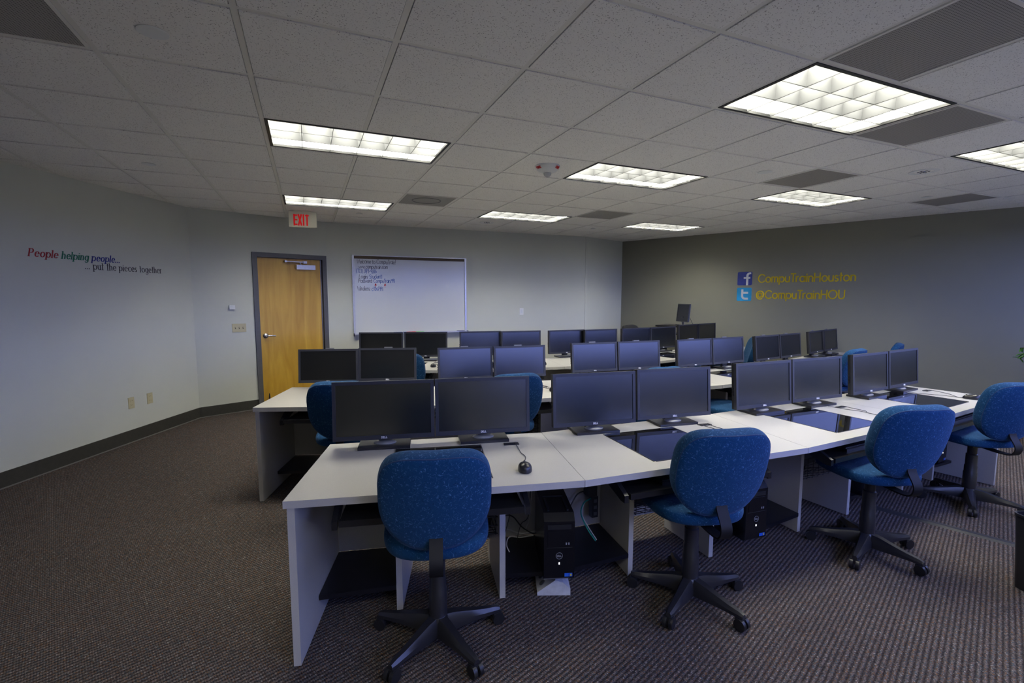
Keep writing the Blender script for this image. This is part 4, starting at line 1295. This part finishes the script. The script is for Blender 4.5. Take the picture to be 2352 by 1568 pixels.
def make_chair(fab, pip):
    t = empty('task_chair', (0, 0, 0))
    # seat faces +y, backrest at -y
    mt = Matrix.Translation((0, .035, .520)) @ Matrix.Rotation(-PI/2, 4, 'X')
    rings, rim = pad(seat_outline, .055, .018, lambda x, z: -.06*abs(x)**2-.0*z, mt)
    MB().rings(rings).build('seat', fab, t, ang=80)
    mt = Matrix.Translation((0, -.262, .778)) @ Matrix.Rotation(R(15), 4, 'X')
    rings, rim = pad(back_outline, .072, .010, lambda x, z: .95*x*x+.12*z*z, mt)
    bk = MB().rings(rings).build('backrest', fab, t, ang=80)
    MB().tube(rim+[rim[0]], .0030, 5).build('piping', pip, bk)
    q = MB()
    P = smooth_path([(0, -.02, .468), (0, -.18, .462), (0, -.27, .470), (0, -.300, .50), (0, -.300, .54), (0, -.262, .60), (0, -.245, .66)], 5)
    rg = []
    for i_, p_ in enumerate(P):
        d_ = (P[min(i_+1, len(P)-1)]-P[max(i_-1, 0)]).normalized(); n_ = Vector((0, -d_.z, d_.y))
        rg.append([p_+Vector((-.027, 0, 0))+n_*.004, p_+Vector((.027, 0, 0))+n_*.004, p_+Vector((.027, 0, 0))-n_*.004, p_+Vector((-.027, 0, 0))-n_*.004])
    q.rings(rg)
    q.build('back_support', BRKT, t)
    MB().box((-.11, -.10, .466), (.11, .12, .488)).bevel(.004).build('seat_plate', BLK, t)
    q = MB().tube(smooth_path([(.05, .03, .472), (.16, .03, .466), (.235, .03, .45)]), .006, 6)
    q.build('height_lever', BLK, t)
    MB().lathe([(.041, .10), (.041, .245), (.038, .250), (.038, .295), (.035, .302), (.035, .385), (.029, .39), (.029, .468)], 24).build('gas_column', BLKS, t)
    MB().lathe([(.034, .045), (.050, .052), (.052, .098), (.046, .116), (.041, .124)], 24).build('hub', BLKS, t)
    arm0 = None
    for k in range(5):
        a = 2*PI*k/5
        if arm0 is None:
            rings = []
            for x, w_, z0, z1 in ((.03, .040, .048, .124), (.08, .035, .050, .120), (.15, .029, .056, .106), (.22, .024, .060, .094), (.278, .020, .062, .088), (.300, .013, .062, .080)):
                rings.append([(x, -w_, z0), (x, w_, z0), (x, w_*.95, (z0+z1)/2), (x, w_*.5, z1), (x, -w_*.5, z1), (x, -w_*.95, (z0+z1)/2)])
            arm0 = MB().rings(rings).build('base_arm', BLKS, t, ang=25)
            cs = MB()
            for s_ in (-1, 1):
                cs.lathe([(.013, -.010), (.0285, -.009), (.0295, 0), (.0285, .009), (.013, .010)], 20, Matrix.Translation((.290, s_*.0155, .0295)) @ Matrix.Rotation(PI/2, 4, 'X'))
            wh = cs.build('caster', BLK, arm0)
            hood = MB().tube([(.272, 0, .074), (.276, 0, .045)], .010, 8)
            hood.box((.266, -.021, .034), (.302, .021, .060)).bevel(.004)
            hood.build('caster_hood', BLKS, arm0)
            arm = arm0
        else:
            arm = copy_tree(arm0, t)
        arm.rotation_euler = (0, 0, a)
    return t

chair0 = make_chair(FABRIC, PIPING)
# hub x, y, facing (0 = towards +y), turn of the star, label
CH = [
 (.717, -.158, -15, -1, 'blue chair with its whole back in view at the first desk, front row'),
 (2.002, -.386, -16, -8, 'blue chair turned to show its seat at the second desk, front row'),
 (3.355, -.462, -18, -16, 'blue chair at the third desk of the front row'),
 (4.81, -.345, -20, -8, 'blue chair cut by the right edge of the photo, fourth desk of the front row'),
 (.47, 1.55, -16, 10, 'blue chair half hidden behind the leftmost front monitor'),
 (1.69, 1.37, -5, 30, 'blue chair peeking out right of the second front monitor'),
 (2.96, 1.20, -3, 5, 'blue chair whose top edge shows above the fourth front monitor'),
 (3.83, 1.06, 15, 40, 'blue chair with its seat in the gap between front desks two and three'),
 (5.83, 1.42, 9, 20, 'blue chair showing between the third and fourth pairs of front monitors'),
 (6.90, 1.60, 25, 0, 'blue chair whose top shows above the rightmost front monitors'),
 (1.20, 2.98, -22, 15, 'blue chair at the leftmost desk of the back row'),
 (4.67, 2.66, 5, 15, 'blue chair at the fourth desk of the back row'),
 (5.84, 2.80, 50, 15, 'blue chair at the right end desk of the back row'),
]
for k, (x, y, a, sp, lab) in enumerate(CH):
    o = chair0 if k == 0 else copy_tree(chair0)
    o.location = (x, y, .0005); o.rotation_euler = (0, 0, R(a))
    arms = [c for c in o.children if c.name.startswith('base_arm')]
    for q_, c in enumerate(arms): c.rotation_euler = (0, 0, R(sp-a)+2*PI*q_/5)
    tag(o, lab, 'chair', 'blue upholstered task chairs')
tch = make_chair(BLKFAB, BLK)
tch.scale = (1.07, 1.07, 1.07); tch.location = (5.62, 4.52, .0005); tch.rotation_euler = (0, 0, R(200))
tag(tch, 'black task chair whose rounded top shows over the back row monitors', 'chair')

# ------------------------------------------------------------------ teacher's stand at the far right
lc = empty('lectern', (6.22, 4.38, 0), R(-67), 'tall black media stand by the dark wall behind the back row', 'lectern')
MB().box((-.30, -.20, 1.03), (.30, .20, 1.06)).bevel(.004).build('lectern_top', BLKLAM, lc)
for x in (-.27, .25): MB().box((x, -.18, 0), (x+.02, .18, 1.03)).build('side_panel', BLKLAM, lc, smooth=False)
for z in (.10, .55, .90): MB().box((-.25, -.17, z), (.25, .17, z+.02)).build('shelf', BLKLAM, lc, smooth=False)
tm = empty('flat_monitor', (6.29, 4.32, 1.06), R(-104), 'small monitor standing alone on the tall stand, turned aside', 'monitor')
MB().box((-.10, -.07, .001), (.10, .07, .012)).bevel(.003).build('stand_base', BLKS, tm)
MB().box((-.025, .0, .012), (.025, .02, .16)).build('stand_neck', BLKS, tm, smooth=False)
MB().box((-.025, -.004, .012), (-.010, .0, .05)).build('stand_badge', SILVER, tm, smooth=False)
mt = Matrix.Translation((0, -.01, .06)) @ Matrix.Rotation(-.10, 4, 'X')
q = MB()
w, h, bz = .40, .315, .015
for a, b in (((-w/2, 0, 0), (w/2, .018, bz)), ((-w/2, 0, h-bz), (w/2, .018, h)), ((-w/2, 0, bz), (-w/2+bz, .018, h-bz)), ((w/2-bz, 0, bz), (w/2, .018, h-bz))): q.box(a, b, mt)
q.build('bezel', BEZ, tm, smooth=False)
MB().box((-w/2+bz, .004, bz), (w/2-bz, .010, h-bz), mt).build('screen', SCREEN, tm, smooth=False)
rings = []
for s_, y in ((1, .016), (.99, .024), (.85, .045), (.6, .058)):
    rings.append([mt @ Vector((x*s_, y, h/2+(z-h/2)*s_)) for x, z in ((-w/2, 0), (w/2, 0), (w/2, h), (-w/2, h))])
MB().rings(rings).build('rear_housing', SILVER, tm, ang=60)
MB().tube(smooth_path([(.02, .04, .12), (.10, .07, .15), (.22, .06, .06), (.26, .08, .0)]), .004, 6).build('video_cable', CORDC, tm)

# ------------------------------------------------------------------ bin and plant at the right edge
wbn = empty('waste_bin', (3.80, -1.135, 0), R(-20), 'black waste bin on the carpet at the lower right edge', 'bin')
mb = MB()
mb.rings([[(x*s_, y*s_, z) for x, y in rounded(.30, .22, .03)] for s_, z in ((.86, .001), (1.0, .40), (1.03, .402), (1.03, .415), (.98, .415), (.97, .38), (.84, .012))], close=False)
mb.prism([(x*.85, y*.85) for x, y in rounded(.30, .22, .03)], .001, .012)
mb.build('bin_body', BLKS, wbn)

pl = empty('ficus_plant', (7.40, -.02, 0), 0, 'leafy green potted plant reaching in from the right edge', 'plant')
MB().lathe([(.13, .001), (.17, .28), (.18, .30), (.165, .30), (.155, .27)], 28).build('plant_pot', BLKS, pl)
MB().lathe([(.157, .255), (.15, .265), (.02, .275)], 24).build('soil', SOIL, pl)
q = MB()
stems = []
rs = random.Random(3)
for k in range(5):
    a = 2*PI*k/5+.3
    top = Vector((.16*math.cos(a), .16*math.sin(a), 1.35+rs.uniform(-.1, .15)))
    P = smooth_path([(0.02*math.cos(a), .02*math.sin(a), .26), (.05*math.cos(a+1), .05*math.sin(a+1), .75), tuple(top)])
    q.tube(P, .009, 6, [1-.6*i/len(P) for i in range(len(P))]); stems.append(top)
tw_ = []
for k in range(64):
    s0 = stems[k % 5]
    b0_ = Vector((s0.x*rs.uniform(.3, 1.1), s0.y*rs.uniform(.3, 1.1), rs.uniform(.75, 1.45)))
    a = rs.uniform(0, 2*PI); ln_ = rs.uniform(.18, .36)
    e_ = b0_+Vector((math.cos(a)*ln_, math.sin(a)*ln_, rs.uniform(-.12, .18)))
    m_ = (b0_+e_)/2+Vector((0, 0, .04))
    P = smooth_path([tuple(b0_), tuple(m_), tuple(e_)], 4); q.tube(P, .003, 4); tw_.append(P)
q.build('trunk', BARK, pl)
q = MB()
for P in tw_:
    for _ in range(13):
        p_ = P[rs.randrange(2, len(P))]
        mt = Matrix.Translation(p_) @ Matrix.Rotation(rs.uniform(0, 2*PI), 4, 'Z') @ Matrix.Rotation(rs.uniform(-.3, .9), 4, 'Y') @ Matrix.Rotation(rs.uniform(-.5, .5), 4, 'X')
        L_ = rs.uniform(.055, .085); w_ = L_*.2
        pts = [(0, 0, 0), (L_*.35, -w_, .004), (L_*.7, -w_*.8, .002), (L_, 0, -.008), (L_*.7, w_*.8, .002), (L_*.35, w_, .004), (L_*.5, 0, -.004)]
        q.poly([mt @ Vector(v_) for v_ in pts], [(0, 1, 6), (1, 2, 6), (2, 3, 6), (3, 4, 6), (4, 5, 6), (5, 0, 6)])
fo = q.build('foliage', LEAF, pl)
